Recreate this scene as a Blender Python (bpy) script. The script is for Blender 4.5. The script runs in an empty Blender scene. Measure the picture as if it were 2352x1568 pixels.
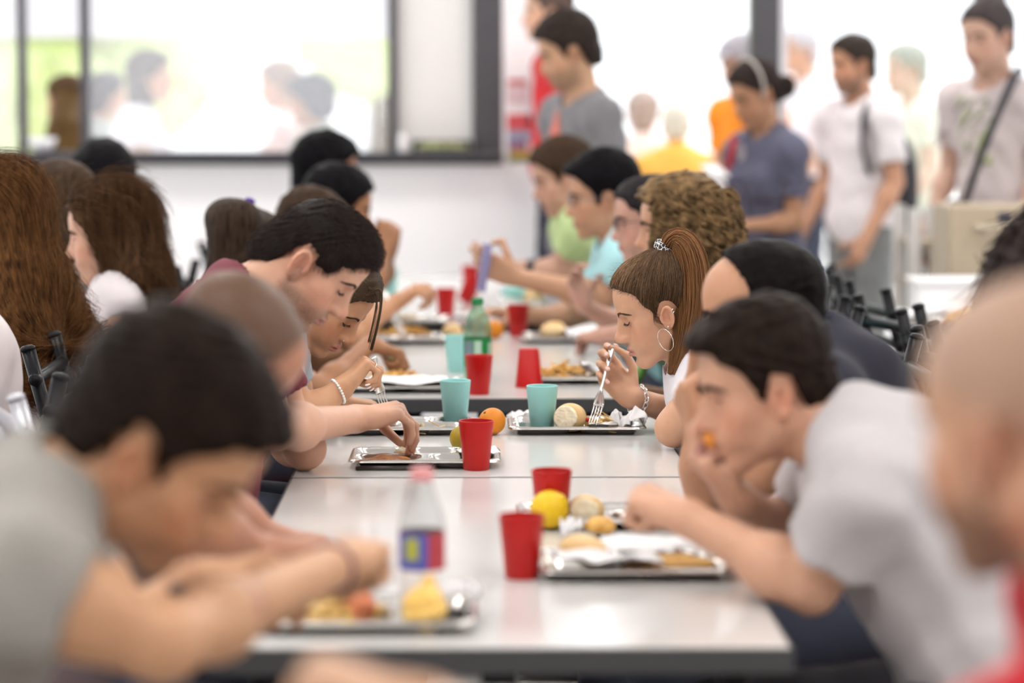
import bpy, math, random
import numpy as np
from mathutils import Vector, Matrix
random.seed(7)
RNG = np.random.default_rng(7)
SC = bpy.context.scene
COL = SC.collection
F32 = np.float32
# ---------------------------------------------------------------- camera numbers
W_, H_, FPX = 2352, 1568, 6533.0
CAMZ, HORY, VPX = 1.45, 240.0, 1088.0
PITCH = math.atan((H_ / 2 - HORY) / FPX)
YAW = math.atan((W_ / 2 - VPX) / FPX)
_f = np.array([math.sin(YAW) * math.cos(PITCH), math.cos(YAW) * math.cos(PITCH), -math.sin(PITCH)])
_r = np.array([math.cos(YAW), -math.sin(YAW), 0.0])
_u = np.cross(_r, _f)

def at(px, py, Y):
    """world point seen at photo pixel (px,py), Y metres in front of the camera"""
    d = _f + _r * (px - W_ / 2) / FPX + _u * (H_ / 2 - py) / FPX
    return np.array([0, 0, CAMZ]) + d * (Y / d[1])

def on(px, py, z=0.74):
    d = _f + _r * (px - W_ / 2) / FPX + _u * (H_ / 2 - py) / FPX
    return np.array([0, 0, CAMZ]) + d * ((z - CAMZ) / d[2])

def V(*a): return np.array(a, dtype=float)
def nrm(v):
    v = np.asarray(v, float); return v / (np.linalg.norm(v) + 1e-12)

# ---------------------------------------------------------------- signed distance shapes
def smin(a, b, k):
    if k <= 0: return np.minimum(a, b)
    h = np.clip(0.5 + 0.5 * (b - a) / k, 0, 1)
    return b * (1 - h) + a * h - k * h * (1 - h)

def rc_d(P, a, b, ra, rb):
    ab = b - a; L = float(ab @ ab) + 1e-12
    q = P - a.astype(F32)
    t = np.clip((q @ ab.astype(F32)) / F32(L), 0, 1)
    return np.sqrt(((q - t[:, None] * ab.astype(F32)) ** 2).sum(1)) - (F32(ra) + t * F32(rb - ra))

def el_d(P, c, r, R):
    q = (P - c.astype(F32)) @ R.astype(F32)
    r = np.asarray(r, F32)
    k0 = np.sqrt(((q / r) ** 2).sum(1)) + 1e-6
    k1 = np.sqrt(((q / (r * r)) ** 2).sum(1)) + 1e-6
    return k0 * (k0 - 1) / k1

def poly_d(x, z, pts):
    pts = np.asarray(pts, F32); n = len(pts)
    d = np.full(x.shape, 1e9, F32); s = np.ones(x.shape, F32)
    j = n - 1
    for i in range(n):
        ex, ez = pts[j] - pts[i]
        wx, wz = x - pts[i][0], z - pts[i][1]
        t = np.clip((wx * ex + wz * ez) / (ex * ex + ez * ez + 1e-9), 0, 1)
        bx, bz = wx - ex * t, wz - ez * t
        d = np.minimum(d, bx * bx + bz * bz)
        c1 = z >= pts[i][1]; c2 = z < pts[j][1]; c3 = ex * wz > ez * wx
        flip = (c1 & c2 & c3) | (~c1 & ~c2 & ~c3)
        s = np.where(flip, -s, s)
        j = i
    return s * np.sqrt(d)

I3 = np.eye(3)

class Fld:
    def __init__(s): s.p = []
    def fn(s, f, c, R, k=0.01, op='u'):
        s.p.append((f, None if c is None else np.asarray(c, float), R, k, op)); return s
    def rc(s, a, b, ra, rb, k=0.01, op='u'):
        a = np.asarray(a, float); b = np.asarray(b, float)
        return s.fn(lambda P: rc_d(P, a, b, ra, rb), (a + b) / 2, np.linalg.norm(b - a) / 2 + max(ra, rb), k, op)
    def sp(s, c, r, k=0.01, op='u'):
        c = np.asarray(c, float)
        return s.fn(lambda P: np.sqrt(((P - c.astype(F32)) ** 2).sum(1)) - F32(r), c, r, k, op)
    def el(s, c, r, R=I3, k=0.01, op='u'):
        c = np.asarray(c, float)
        return s.fn(lambda P: el_d(P, c, r, R), c, max(r), k, op)
    def disp(s, f): s.p.append((f, None, 0, 0, 'd')); return s
    def inter(s, f, k=0.0): s.p.append((f, None, 0, k, 'i')); return s
    @staticmethod
    def comb(D, d, k, op):
        if op == 'u': return smin(D, d, k)
        if op == 's': return -smin(-D, d, k)
        if op == 'i': return -smin(-D, -d, k)
    def ev(s, P):
        P = np.asarray(P, F32); D = np.full(len(P), 10.0, F32)
        for f, c, R, k, op in s.p:
            if op == 'd': D = D + f(P)
            else: D = s.comb(D, f(P), k, op)
        return D
    def bounds(s, pad=0.03):
        lo = np.min([c - R for f, c, R, k, op in s.p if c is not None and op == 'u'], 0) - pad
        hi = np.max([c + R for f, c, R, k, op in s.p if c is not None and op == 'u'], 0) + pad
        return lo, hi
    def project(s, p, n=6):
        p = np.asarray(p, float)
        for _ in range(n):
            g, d = s.grad(p); p = p - g * d
        return p
    def projv(s, P, n=6):
        P = np.asarray(P, float); e = 0.001
        for _ in range(n):
            d = s.ev(P); g = np.stack([s.ev(P + e * I3[i]) - s.ev(P - e * I3[i]) for i in range(3)], 1).astype(float)
            g /= np.linalg.norm(g, axis=1)[:, None] + 1e-9; P = P - g * d[:, None]
        return P, g
    def grad(s, p):
        e = 0.0015
        Q = np.array([p, p + [e, 0, 0], p + [0, e, 0], p + [0, 0, e], p - [e, 0, 0], p - [0, e, 0], p - [0, 0, e]])
        d = s.ev(Q)
        return nrm(d[1:4] - d[4:7]), float(d[0])

BL = 8
def axis(lo, hi, h, coarse_below=None, hc=0.014, fine=()):
    """grid positions; fine = [(a, b, step), ...] intervals sampled more closely"""
    x = [lo]; p = lo
    while p < hi:
        st = h
        if coarse_below is not None and p < coarse_below: st = hc
        for a, b, f in fine:
            if a <= p < b: st = min(st, f)
        p += st; x.append(p)
    n = int(math.ceil(len(x) / BL)) * BL
    x = np.array(x)
    return np.concatenate([x, x[-1] + (np.arange(n - len(x)) + 1) * h]).astype(F32)

def polygonize(fld, h, coarse_below=None, lo=None, hi=None, fine=None):
    l, u = fld.bounds()
    if lo is not None: l = np.maximum(l, lo)
    if hi is not None: u = np.minimum(u, hi)
    fx, fy, fz = ([[(f[0][i], f[1][i], f[2]) for f in fine] for i in range(3)] if fine else ((), (), ()))
    xs = axis(l[0], u[0], h, fine=fx); ys = axis(l[1], u[1], h, fine=fy); zs = axis(l[2], u[2], h, coarse_below, max(h, 0.014), fine=fz)
    ax = (xs, ys, zs)
    n = [len(a) for a in ax]; nb = [a // BL for a in n]
    cs = [(a.reshape(-1, BL)[:, 0] + a.reshape(-1, BL)[:, -1]) / 2 for a in ax]
    hs = [(a.reshape(-1, BL)[:, -1] - a.reshape(-1, BL)[:, 0]) / 2 + h for a in ax]
    CX = np.stack(np.meshgrid(*cs, indexing='ij'), -1).reshape(-1, 3).astype(F32)
    HD = np.sqrt((np.stack(np.meshgrid(*hs, indexing='ij'), -1).reshape(-1, 3) ** 2).sum(1))
    dc = fld.ev(CX)
    act = np.nonzero(np.abs(dc) < 1.7 * HD + 0.008)[0]
    G = np.repeat(np.repeat(np.repeat(dc.reshape(nb), BL, 0), BL, 1), BL, 2)
    bi = np.stack(np.unravel_index(act, nb), 1)
    o = np.arange(BL)
    X = xs[bi[:, 0, None] * BL + o]; Y = ys[bi[:, 1, None] * BL + o]; Z = zs[bi[:, 2, None] * BL + o]
    m = len(act)
    P = np.empty((m, BL, BL, BL, 3), F32)
    P[..., 0] = X[:, :, None, None]; P[..., 1] = Y[:, None, :, None]; P[..., 2] = Z[:, None, None, :]
    P = P.reshape(m, BL ** 3, 3)
    D = np.full((m, BL ** 3), 10.0, F32)
    bc, bh = CX[act], HD[act]
    for f, c, R, k, op in fld.p:
        if c is None:
            sel = slice(None); q = P.reshape(-1, 3)
            if op == 'd': D = D + f(q).reshape(D.shape)
            else: D = Fld.comb(D, f(q).reshape(D.shape), k, op)
            continue
        sel = np.nonzero(np.sqrt(((bc - c.astype(F32)) ** 2).sum(1)) < R + 1.0 * bh + k + 2.2 * bh)[0]
        if len(sel) == 0: continue
        d = f(P[sel].reshape(-1, 3)).reshape(len(sel), -1)
        D[sel] = Fld.comb(D[sel], d, k, op)
    Gb = G.reshape(nb[0], BL, nb[1], BL, nb[2], BL)
    Gb[bi[:, 0], :, bi[:, 1], :, bi[:, 2], :] = D.reshape(m, BL, BL, BL)
    return surface_nets(G, ax)

CORN = np.array([[i, j, k] for i in (0, 1) for j in (0, 1) for k in (0, 1)])
EDGES = [(a, b) for a in range(8) for b in range(a + 1, 8) if np.abs(CORN[a] - CORN[b]).sum() == 1]

def surface_nets(G, ax):
    S = G < 0
    c = [S[i:S.shape[0] - 1 + i, j:S.shape[1] - 1 + j, k:S.shape[2] - 1 + k] for i, j, k in CORN]
    al = c[0].copy(); an = c[0].copy()
    for q in c[1:]: al &= q; an |= q
    mixed = an & ~al
    cells = np.stack(np.nonzero(mixed), 1)
    if len(cells) == 0: return np.zeros((0, 3)), np.zeros((0, 4), int)
    idx = np.full(mixed.shape, -1, np.int32); idx[mixed] = np.arange(len(cells))
    val = []; pos = []
    for cr in CORN:
        q = cells + cr
        val.append(G[q[:, 0], q[:, 1], q[:, 2]])
        pos.append(np.stack([ax[0][q[:, 0]], ax[1][q[:, 1]], ax[2][q[:, 2]]], 1))
    acc = np.zeros((len(cells), 3)); cnt = np.zeros(len(cells))
    for a, b in EDGES:
        va, vb = val[a], val[b]
        x = (va < 0) != (vb < 0)
        t = np.where(x, va / np.where(np.abs(va - vb) < 1e-12, 1e-12, va - vb), 0)
        acc += np.where(x[:, None], pos[a] + t[:, None] * (pos[b] - pos[a]), 0); cnt += x
    Vt = acc / cnt[:, None]
    quads = []
    for d in range(3):
        s0 = [slice(None)] * 3; s1 = [slice(None)] * 3
        s0[d] = slice(0, -1); s1[d] = slice(1, None)
        A = S[tuple(s0)]; B = S[tuple(s1)]
        e = np.stack(np.nonzero(A != B), 1)
        d1, d2 = (d + 1) % 3, (d + 2) % 3
        ok = (e[:, d1] > 0) & (e[:, d2] > 0) & (e[:, d1] < S.shape[d1] - 1) & (e[:, d2] < S.shape[d2] - 1)
        e = e[ok]; ins = A[e[:, 0], e[:, 1], e[:, 2]]
        q = []
        for o1, o2 in ((1, 1), (0, 1), (0, 0), (1, 0)):
            f = e.copy(); f[:, d1] -= o1; f[:, d2] -= o2
            q.append(idx[f[:, 0], f[:, 1], f[:, 2]])
        q = np.stack(q, 1)
        q[~ins] = q[~ins][:, ::-1]
        quads.append(q)
    return Vt, np.concatenate(quads)

# ---------------------------------------------------------------- mesh objects
def mesh_obj(name, Vt, quads, mat=None, parent=None, tris=None, col=None, smooth=True, mats=None, midx=None):
    me = bpy.data.meshes.new(name)
    Vt = np.asarray(Vt, float)
    nq = 0 if quads is None else len(quads); nt = 0 if tris is None else len(tris)
    me.vertices.add(len(Vt)); me.vertices.foreach_set('co', Vt.astype(F32).ravel())
    loops = []
    if nq: loops.append(np.asarray(quads).ravel())
    if nt: loops.append(np.asarray(tris).ravel())
    loops = np.concatenate(loops) if loops else np.zeros(0, int)
    me.loops.add(len(loops)); me.loops.foreach_set('vertex_index', loops.astype(np.int32))
    me.polygons.add(nq + nt)
    st = np.concatenate([np.arange(nq) * 4, nq * 4 + np.arange(nt) * 3]).astype(np.int32)
    me.polygons.foreach_set('loop_start', st)
    me.polygons.foreach_set('use_smooth', np.full(nq + nt, smooth))
    if midx is not None: me.polygons.foreach_set('material_index', np.asarray(midx, np.int32))
    if col is not None:
        a = me.color_attributes.new('Col', 'FLOAT_COLOR', 'POINT')
        c4 = np.ones((len(Vt), 4), F32); c4[:, :3] = col
        a.data.foreach_set('color', c4.ravel())
    me.update(calc_edges=True); me.validate()
    ob = bpy.data.objects.new(name, me)
    for m in (mats or ([mat] if mat else [])): me.materials.append(m)
    COL.objects.link(ob)
    if parent is not None:
        ob.parent = parent
        ob.matrix_parent_inverse = parent.matrix_world.inverted() if False else parent.matrix_basis.inverted()
    return ob

class MB:
    """collects verts / faces (any polygon) and links them as one mesh"""
    def __init__(s): s.v = []; s.f = []; s.n = 0
    def add(s, v, f):
        v = np.asarray(v, float)
        s.v.append(v); s.f += [[i + s.n for i in q] for q in f]; s.n += len(v); return s
    def box(s, c, size, R=None, bev=0.0):
        c = np.asarray(c, float); h = np.asarray(size, float) / 2
        if bev > 0:
            b = min(bev, *(h * 0.49))
            v = []; 
            for sz in (-1, 1):
                for (ix, iy) in ((-1, -1), (1, -1), (1, 1), (-1, 1)):
                    v += [[ix * (h[0] - b), iy * (h[1] - b), sz * h[2]], [ix * h[0], iy * (h[1] - b), sz * (h[2] - b)], [ix * (h[0] - b), iy * h[1], sz * (h[2] - b)]]
            v = np.array(v)
            import itertools
            bm = __import__('bmesh').new()
            vs = [bm.verts.new(q) for q in v]
            r = __import__('bmesh').ops.convex_hull(bm, input=vs)
            __import__('bmesh').ops.dissolve_limit(bm, angle_limit=0.01, verts=bm.verts, edges=bm.edges)
            bm.verts.ensure_lookup_table(); bm.verts.index_update()
            v = np.array([q.co[:] for q in bm.verts]); f = [[q.index for q in fa.verts] for fa in bm.faces]
            bm.free()
        else:
            v = np.array([[x, y, z] for x in (-1, 1) for y in (-1, 1) for z in (-1, 1)]) * h
            f = [[0, 1, 3, 2], [4, 6, 7, 5], [0, 4, 5, 1], [2, 3, 7, 6], [0, 2, 6, 4], [1, 5, 7, 3]]
        if R is not None: v = v @ np.asarray(R).T
        return s.add(v + c, f)
    def tube(s, pts, rad, n=10, cap=True, up=None, flat=1.0):
        """sweep along pts; rad number or list; flat = second radius ratio"""
        pts = np.asarray(pts, float); m = len(pts)
        rad = np.full(m, rad) if np.isscalar(rad) else np.asarray(rad, float)
        flat = np.full(m, flat) if np.isscalar(flat) else np.asarray(flat, float)
        T = np.gradient(pts, axis=0); T /= np.linalg.norm(T, axis=1)[:, None] + 1e-12
        a = np.asarray(up, float) if up is not None else (V(0, 0, 1) if abs(T[0][2]) < 0.9 else V(1, 0, 0))
        vs = []
        for i in range(m):
            a = a - T[i] * (a @ T[i]); a = nrm(a); b = np.cross(T[i], a)
            th = np.arange(n) * 2 * math.pi / n
            vs.append(pts[i] + rad[i] * (np.cos(th)[:, None] * b + flat[i] * np.sin(th)[:, None] * a))
        f = [[i * n + j, i * n + (j + 1) % n, (i + 1) * n + (j + 1) % n, (i + 1) * n + j] for i in range(m - 1) for j in range(n)]
        if cap: f += [list(range(n))[::-1], [(m - 1) * n + j for j in range(n)]]
        return s.add(np.concatenate(vs), f)
    def lathe(s, prof, c=(0, 0, 0), n=40, R=None, cap=True):
        prof = np.asarray(prof, float); m = len(prof)
        th = np.arange(n) * 2 * math.pi / n
        v = np.stack([prof[:, 0, None] * np.cos(th), prof[:, 0, None] * np.sin(th), np.repeat(prof[:, 1, None], n, 1)], -1).reshape(-1, 3)
        if R is not None: v = v @ np.asarray(R).T
        f = [[i * n + j, i * n + (j + 1) % n, (i + 1) * n + (j + 1) % n, (i + 1) * n + j] for i in range(m - 1) for j in range(n)]
        if cap: f += [list(range(n))[::-1], [(m - 1) * n + j for j in range(n)]]
        return s.add(v + np.asarray(c, float), f)
    def prism(s, poly, y0, y1, R=None, c=(0, 0, 0)):
        """polygon in x,z extruded along y"""
        n = len(poly)
        v = np.array([[x, y0, z] for x, z in poly] + [[x, y1, z] for x, z in poly], float)
        if R is not None: v = v @ np.asarray(R).T
        f = [list(range(n)), [n + i for i in range(n)][::-1]] + [[(i + 1) % n, i, n + i, n + (i + 1) % n] for i in range(n)]
        return s.add(v + np.asarray(c, float), f)
    def build(s, name, mat, parent=None, smooth=True, auto=None):
        me = bpy.data.meshes.new(name)
        v = np.concatenate(s.v)
        me.from_pydata([tuple(q) for q in v], [], s.f)
        bm = __import__('bmesh').new(); bm.from_mesh(me)
        __import__('bmesh').ops.recalc_face_normals(bm, faces=bm.faces); bm.to_mesh(me); bm.free()
        me.polygons.foreach_set('use_smooth', np.full(len(me.polygons), bool(smooth)))
        if mat: me.materials.append(mat)
        ob = bpy.data.objects.new(name, me); COL.objects.link(ob)
        if smooth and auto:
            try: me.set_sharp_from_angle(angle=math.radians(auto))
            except Exception: pass
        if parent is not None:
            ob.parent = parent; ob.matrix_parent_inverse = parent.matrix_basis.inverted()
        return ob

def thing(name, loc=(0, 0, 0), rz=0.0, label=None, cat=None, group=None):
    o = bpy.data.objects.new(name, None); o.empty_display_size = 0.05
    o.location = [float(q) for q in loc]; o.rotation_euler = (0, 0, rz); COL.objects.link(o)
    return tag(o, label, cat, group)

def tag(o, label=None, cat=None, group=None, kind=None):
    if label: o['label'] = label
    if cat: o['category'] = cat
    if group: o['group'] = group
    if kind: o['kind'] = kind
    return o

def place(ob, loc, rz=0.0, rot=None):
    ob.location = [float(q) for q in loc]
    ob.rotation_euler = rot if rot is not None else (0, 0, rz)
    return ob

def copy_tree(o, parent=None):
    c = o.copy(); COL.objects.link(c)
    if parent is not None: c.parent = parent
    for ch in o.children: copy_tree(ch, c)
    return c

# ---------------------------------------------------------------- materials
_M = {}
def srgb(r, g, b):
    f = lambda c: (c / 255) / 12.92 if c <= 10 else (((c / 255) + 0.055) / 1.055) ** 2.4
    return (f(r), f(g), f(b))

def mat(name, color=(0.8, 0.8, 0.8), rough=0.5, metal=0.0, noise=0.0, nscale=20, nstretch=(1, 1, 1), bump=0.0, bscale=None,
        attr=False, sss=0.0, spec=0.5, trans=0.0, ior=1.45, coat=0.0, sheen=0.0, alpha=1.0, color2=None, emis=None):
    if name in _M: return _M[name]
    m = bpy.data.materials.new(name); m.use_nodes = True
    nt = m.node_tree; b = nt.nodes['Principled BSDF']; L = nt.links.new
    b.inputs['Roughness'].default_value = rough; b.inputs['Metallic'].default_value = metal
    b.inputs['Specular IOR Level'].default_value = spec; b.inputs['IOR'].default_value = ior
    b.inputs['Transmission Weight'].default_value = trans; b.inputs['Coat Weight'].default_value = coat
    b.inputs['Sheen Weight'].default_value = sheen; b.inputs['Alpha'].default_value = alpha
    if sss > 0:
        b.inputs['Subsurface Weight'].default_value = sss
        b.inputs['Subsurface Radius'].default_value = (1.0, 0.35, 0.2); b.inputs['Subsurface Scale'].default_value = 0.006
    if emis: b.inputs['Emission Color'].default_value = (*color, 1); b.inputs['Emission Strength'].default_value = emis
    base = None
    if attr:
        a = nt.nodes.new('ShaderNodeVertexColor'); a.layer_name = 'Col'; base = a.outputs['Color']
    if noise > 0 or bump > 0 or color2:
        tc = nt.nodes.new('ShaderNodeTexCoord'); mp = nt.nodes.new('ShaderNodeMapping'); mp.inputs['Scale'].default_value = nstretch
        L(tc.outputs['Object'], mp.inputs['Vector'])
        nz = nt.nodes.new('ShaderNodeTexNoise'); nz.inputs['Scale'].default_value = nscale; nz.inputs['Detail'].default_value = 4
        L(mp.outputs['Vector'], nz.inputs['Vector'])
        if noise > 0 or color2:
            mx = nt.nodes.new('ShaderNodeMix'); mx.data_type = 'RGBA'
            rp = nt.nodes.new('ShaderNodeMapRange'); rp.inputs['From Min'].default_value = 0.3; rp.inputs['From Max'].default_value = 0.7
            L(nz.outputs['Fac'], rp.inputs['Value']); L(rp.outputs['Result'], mx.inputs['Factor'])
            if base is not None:
                dk = nt.nodes.new('ShaderNodeMix'); dk.data_type = 'RGBA'; dk.blend_type = 'MULTIPLY'; dk.inputs['Factor'].default_value = 1
                L(base, dk.inputs['A']); dk.inputs['B'].default_value = (1 - noise, 1 - noise, 1 - noise, 1)
                L(dk.outputs['Result'], mx.inputs['A']); L(base, mx.inputs['B'])
            else:
                c2 = color2 or tuple(min(1, c * (1 + noise)) for c in color)
                c1 = color if color2 else tuple(c * (1 - noise) for c in color)
                mx.inputs['A'].default_value = (*c1, 1); mx.inputs['B'].default_value = (*c2, 1)
            base = mx.outputs['Result']
        if bump > 0:
            bz = nz
            if bscale:
                bz = nt.nodes.new('ShaderNodeTexNoise'); bz.inputs['Scale'].default_value = bscale; bz.inputs['Detail'].default_value = 3
                L(mp.outputs['Vector'], bz.inputs['Vector'])
            bp = nt.nodes.new('ShaderNodeBump'); bp.inputs['Strength'].default_value = bump; bp.inputs['Distance'].default_value = 0.004
            L(bz.outputs['Fac'], bp.inputs['Height']); L(bp.outputs['Normal'], b.inputs['Normal'])
    if base is not None: L(base, b.inputs['Base Color'])
    else: b.inputs['Base Color'].default_value = (*color, 1)
    _M[name] = m
    return m
# ---------------------------------------------------------------- people
def head_R(yaw, pitch=0, roll=0):
    y, p, r = [math.radians(q) for q in (yaw, pitch, roll)]
    f = V(math.cos(y), math.sin(y), 0); l = V(-math.sin(y), math.cos(y), 0); u = V(0, 0, 1)
    f2 = f * math.cos(p) - u * math.sin(p); u2 = u * math.cos(p) + f * math.sin(p)
    l2 = l * math.cos(r) + u2 * math.sin(r); u3 = u2 * math.cos(r) - l * math.sin(r)
    return np.stack([f2, l2, u3], 1)

class Head:
    def __init__(s, o, yaw, pitch=0, roll=0, sc=1.0, sk=(1, 1, 1)):
        s.o = np.asarray(o, float); s.R = head_R(yaw, pitch, roll); s.s = sc; s.sk = sk
    def w(s, x, y, z): return s.o + s.s * (s.R @ V(x, y, z))
    def loc(s, P): return ((np.asarray(P) - s.o) @ s.R) / s.s

def rotz(a):
    c, q = math.cos(a), math.sin(a); return np.array([[c, -q, 0], [q, c, 0], [0, 0, 1.0]])
def roty(a):
    c, q = math.cos(a), math.sin(a); return np.array([[c, 0, q], [0, 1, 0], [-q, 0, c]])
def rotx(a):
    c, q = math.cos(a), math.sin(a); return np.array([[1, 0, 0], [0, c, -q], [0, q, c]])

def add_head(F, H, female=False, nose=1.0, chin=1.0, eyes='closed', ears=True, mouth=0.0):
    s = H.s; w = H.w; R = H.R
    E = lambda c, r, k, op='u', Rl=I3: F.el(w(*c), [q * s for q in r], R @ Rl, k * s, op)
    C = lambda a, b, ra, rb, k, op='u': F.rc(w(*a), w(*b), ra * s, rb * s, k * s, op)
    S = lambda c, r, k, op='u': F.sp(w(*c), r * s, k * s, op)
    fj = 0.92 if female else 1.0
    k = H.sk; E((-0.012 + 0.098 * (1 - k[0]), 0, 0.036 * k[2]), (0.098 * k[0], 0.076 * k[1], 0.082 * k[2]), 0.01)
    E((0.040, 0, 0.036), (0.050, 0.058, 0.056), 0.03)                       # forehead
    E((0.022, 0, -0.040), (0.060, 0.059 * fj, 0.070), 0.03)                 # mid face
    for q in (-1, 1):
        C((-0.004, q * 0.052 * fj, -0.058), (0.060, q * 0.013, -0.105), 0.016, 0.014, 0.022)   # jaw
        S((0.052, q * 0.043 * fj, -0.026), 0.021, 0.018)                    # cheekbone
        E((0.057, q * 0.034, -0.055), (0.021, 0.020, 0.024), 0.02)          # cheek
        C((0.076, q * 0.036, 0.016), (0.085, q * 0.013, 0.012), 0.0085, 0.0085, 0.014)         # brow
    S((0.071 + (chin - 1) * 0.03, 0, -0.103), 0.0165, 0.018)
    E((0.071, 0, -0.066), (0.020, 0.030, 0.028), 0.018)                     # muzzle
    for q in (-1, 1):
        E((0.093, q * 0.031, -0.003), (0.016, 0.017, 0.0125), 0.012, 's')   # socket
        E((0.0655, q * 0.0315, -0.002), (0.0145, 0.0160, 0.0130), 0.005)    # lid / globe
    n = nose
    C((0.086, 0, 0.006), (0.106 + 0.006 * (n - 1), 0, -0.036), 0.0075, 0.0085, 0.011)          # nose bridge
    C((0.074, 0, 0.006), (0.088, 0, -0.040), 0.0125, 0.0150, 0.010)
    S((0.1065 + 0.01 * (n - 1), 0, -0.0400), 0.0108 * n, 0.008)
    for q in (-1, 1):
        E((0.0960, q * 0.0115 * n, -0.0440), (0.0125, 0.0075, 0.0080), 0.006)
        S((0.0985, q * 0.0065, -0.0515), 0.0036, 0.003, 's')
    # lips
    E((0.0885, 0, -0.0688), (0.0108, 0.0220, 0.0064), 0.005)
    E((0.0875, 0, -0.0808 - mouth * 0.5), (0.0105, 0.0190, 0.0074), 0.005)
    E((0.0985, 0, -0.0748 - mouth * 0.2), (0.0085, 0.024, 0.0014 + mouth * 0.5), 0.002, 's')
    E((0.0930, 0, -0.0925 - mouth * 0.5), (0.010, 0.018, 0.0052), 0.008, 's')
    E((0.1000, 0, -0.0590), (0.0085, 0.0045, 0.0065), 0.005, 's')
    if ears:
        for q in (-1, 1):
            Re = rotz(-q * 0.42) @ roty(-0.22)
            es = H.es; E((-0.006, q * 0.0775, -0.018), (0.0185 * es, 0.0072, 0.0325 * es), 0.006, 'u', Re)
            E((-0.003, q * 0.0858, -0.014), (0.0122 * es, 0.0090, 0.0200 * es), 0.0025, 's', Re)
            hx = [V(-0.006, q * 0.0790, -0.018) + Re @ V(0.0160 * es * math.cos(a), q * 0.0052, 0.0298 * es * math.sin(a)) for a in np.radians([-5, 25, 55, 85, 115, 145, 175, 205, 230])]
            for h0, h1 in zip(hx, hx[1:]): C(h0, h1, 0.0028, 0.0028, 0.0022)                          # helix
            C((-0.012, q * 0.0815, 0.004), (-0.0125, q * 0.0835, -0.020), 0.0024, 0.0032, 0.003)      # antihelix
            C((-0.012, q * 0.0815, 0.004), (-0.002, q * 0.0795, 0.006), 0.0022, 0.0020, 0.003)
            C((0.0075, q * 0.0755, -0.014), (0.0070, q * 0.0765, -0.023), 0.0042, 0.0042, 0.004)      # tragus
            S((-0.001, q * 0.0800, -0.020), 0.0045, 0.003, 's')                                       # canal

def face_colour(H, P, skin, stubble=0.0, flush=1.0, lips=(0.50, 0.16, 0.14), stub_col=(0.08, 0.06, 0.05), bald=None):
    q = H.loc(P); x, y, z = q[:, 0], q[:, 1], q[:, 2]
    c = np.tile(np.array(skin, float), (len(P), 1))
    def mix(w, col): 
        nonlocal c
        w = np.clip(w, 0, 1)[:, None]; c = c * (1 - w) + np.array(col) * w
    red = np.array(skin) * np.array([1.02, 0.66, 0.62])
    g = lambda cx, cy, cz, r: np.exp(-(((x - cx) ** 2 + (np.abs(y) - cy) ** 2 + (z - cz) ** 2) / r ** 2))
    mix(0.45 * flush * g(0.06, 0.042, -0.035, 0.026), red)
    mix(0.50 * flush * g(0.108, 0, -0.042, 0.014), red)
    mix(0.40 * flush * g(-0.006, 0.084, -0.018, 0.030), red)
    mix(0.35 * g(0.074, 0.031, -0.006, 0.016), np.array(skin) * np.array([0.75, 0.55, 0.52]))
    lipw = (1 - ((y / 0.025) ** 2 + ((z + 0.0745) / 0.0145) ** 2)) * 3.0
    mix(np.where(x > 0.072, lipw, 0) * 0.8, lips)
    mix(np.where(x > 0.080, (1 - ((y / 0.021) ** 2 + ((z + 0.0746) / 0.0020) ** 2)) * 2.0, 0) * 0.8, np.array(lips) * 0.35)
    if stubble > 0:
        rs = RNG.random(len(P))
        wj = np.clip((-0.042 - z) / 0.02, 0, 1) * np.clip((z + 0.150) / 0.03, 0, 1) * np.clip((x + 0.018) / 0.018, 0, 1)
        wj = np.maximum(wj, np.clip(1 - np.abs(x - 0.0) / 0.016, 0, 1) * np.clip((0.0 - z) / 0.02, 0, 1) * np.clip((z + 0.10) / 0.02, 0, 1))
        wj *= 1 - np.clip(lipw, 0, 1) * np.where(x > 0.072, 1, 0)
        ck = np.exp(-(((x - 0.055) ** 2 + (np.abs(y) - 0.04) ** 2 + (z + 0.040) ** 2) / 0.024 ** 2))
        mix(stubble * wj * (1 - 0.8 * ck) * (0.55 + 0.45 * rs), stub_col)
    if bald:   # shaved / thin hair: (colour, strength)
        w = np.clip((x * -0.75 + z * 1.0 + 0.010) / 0.03, 0, 1) * np.clip((0.072 - x) / 0.02, 0, 1) * np.clip((z + 0.085 + x * .3) / 0.02, 0, 1)
        w *= 1 - np.exp(-(((x + 0.006) ** 2 + (np.abs(y) - 0.084) ** 2 + (z + 0.018) ** 2) / 0.030 ** 2))
        mix(bald[1] * w, bald[0])
    return c

FING = {  # along, across, phalanx lengths, radius
    'i': (0.090, 0.029, (0.043, 0.026, 0.021), 0.0093), 'm': (0.094, 0.0095, (0.047, 0.030, 0.022), 0.0095),
    'r': (0.088, -0.0105, (0.043, 0.028, 0.022), 0.0090), 'p': (0.078, -0.0285, (0.034, 0.021, 0.019), 0.0080)}
GRIPS = {
    'relax': dict(i=(28, 32, 20), m=(34, 38, 22), r=(38, 40, 24), p=(42, 42, 24), th='rel'),
    'flat': dict(i=(8, 8, 5), m=(8, 10, 6), r=(10, 10, 6), p=(14, 10, 6), th='rel'),
    'fist': dict(i=(70, 95, 55), m=(75, 98, 55), r=(78, 98, 55), p=(80, 95, 55), th='fist'),
    'pinch': dict(i=(52, 50, 30), m=(58, 52, 32), r=(66, 60, 35), p=(72, 62, 35), th='pinch'),
    'fork': dict(i=(40, 68, 42), m=(48, 78, 48), r=(62, 82, 48), p=(70, 84, 48), th='pinch'),
    'hold': dict(i=(40, 45, 30), m=(44, 48, 30), r=(48, 50, 30), p=(52, 50, 30), th='hold'),
}

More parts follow.
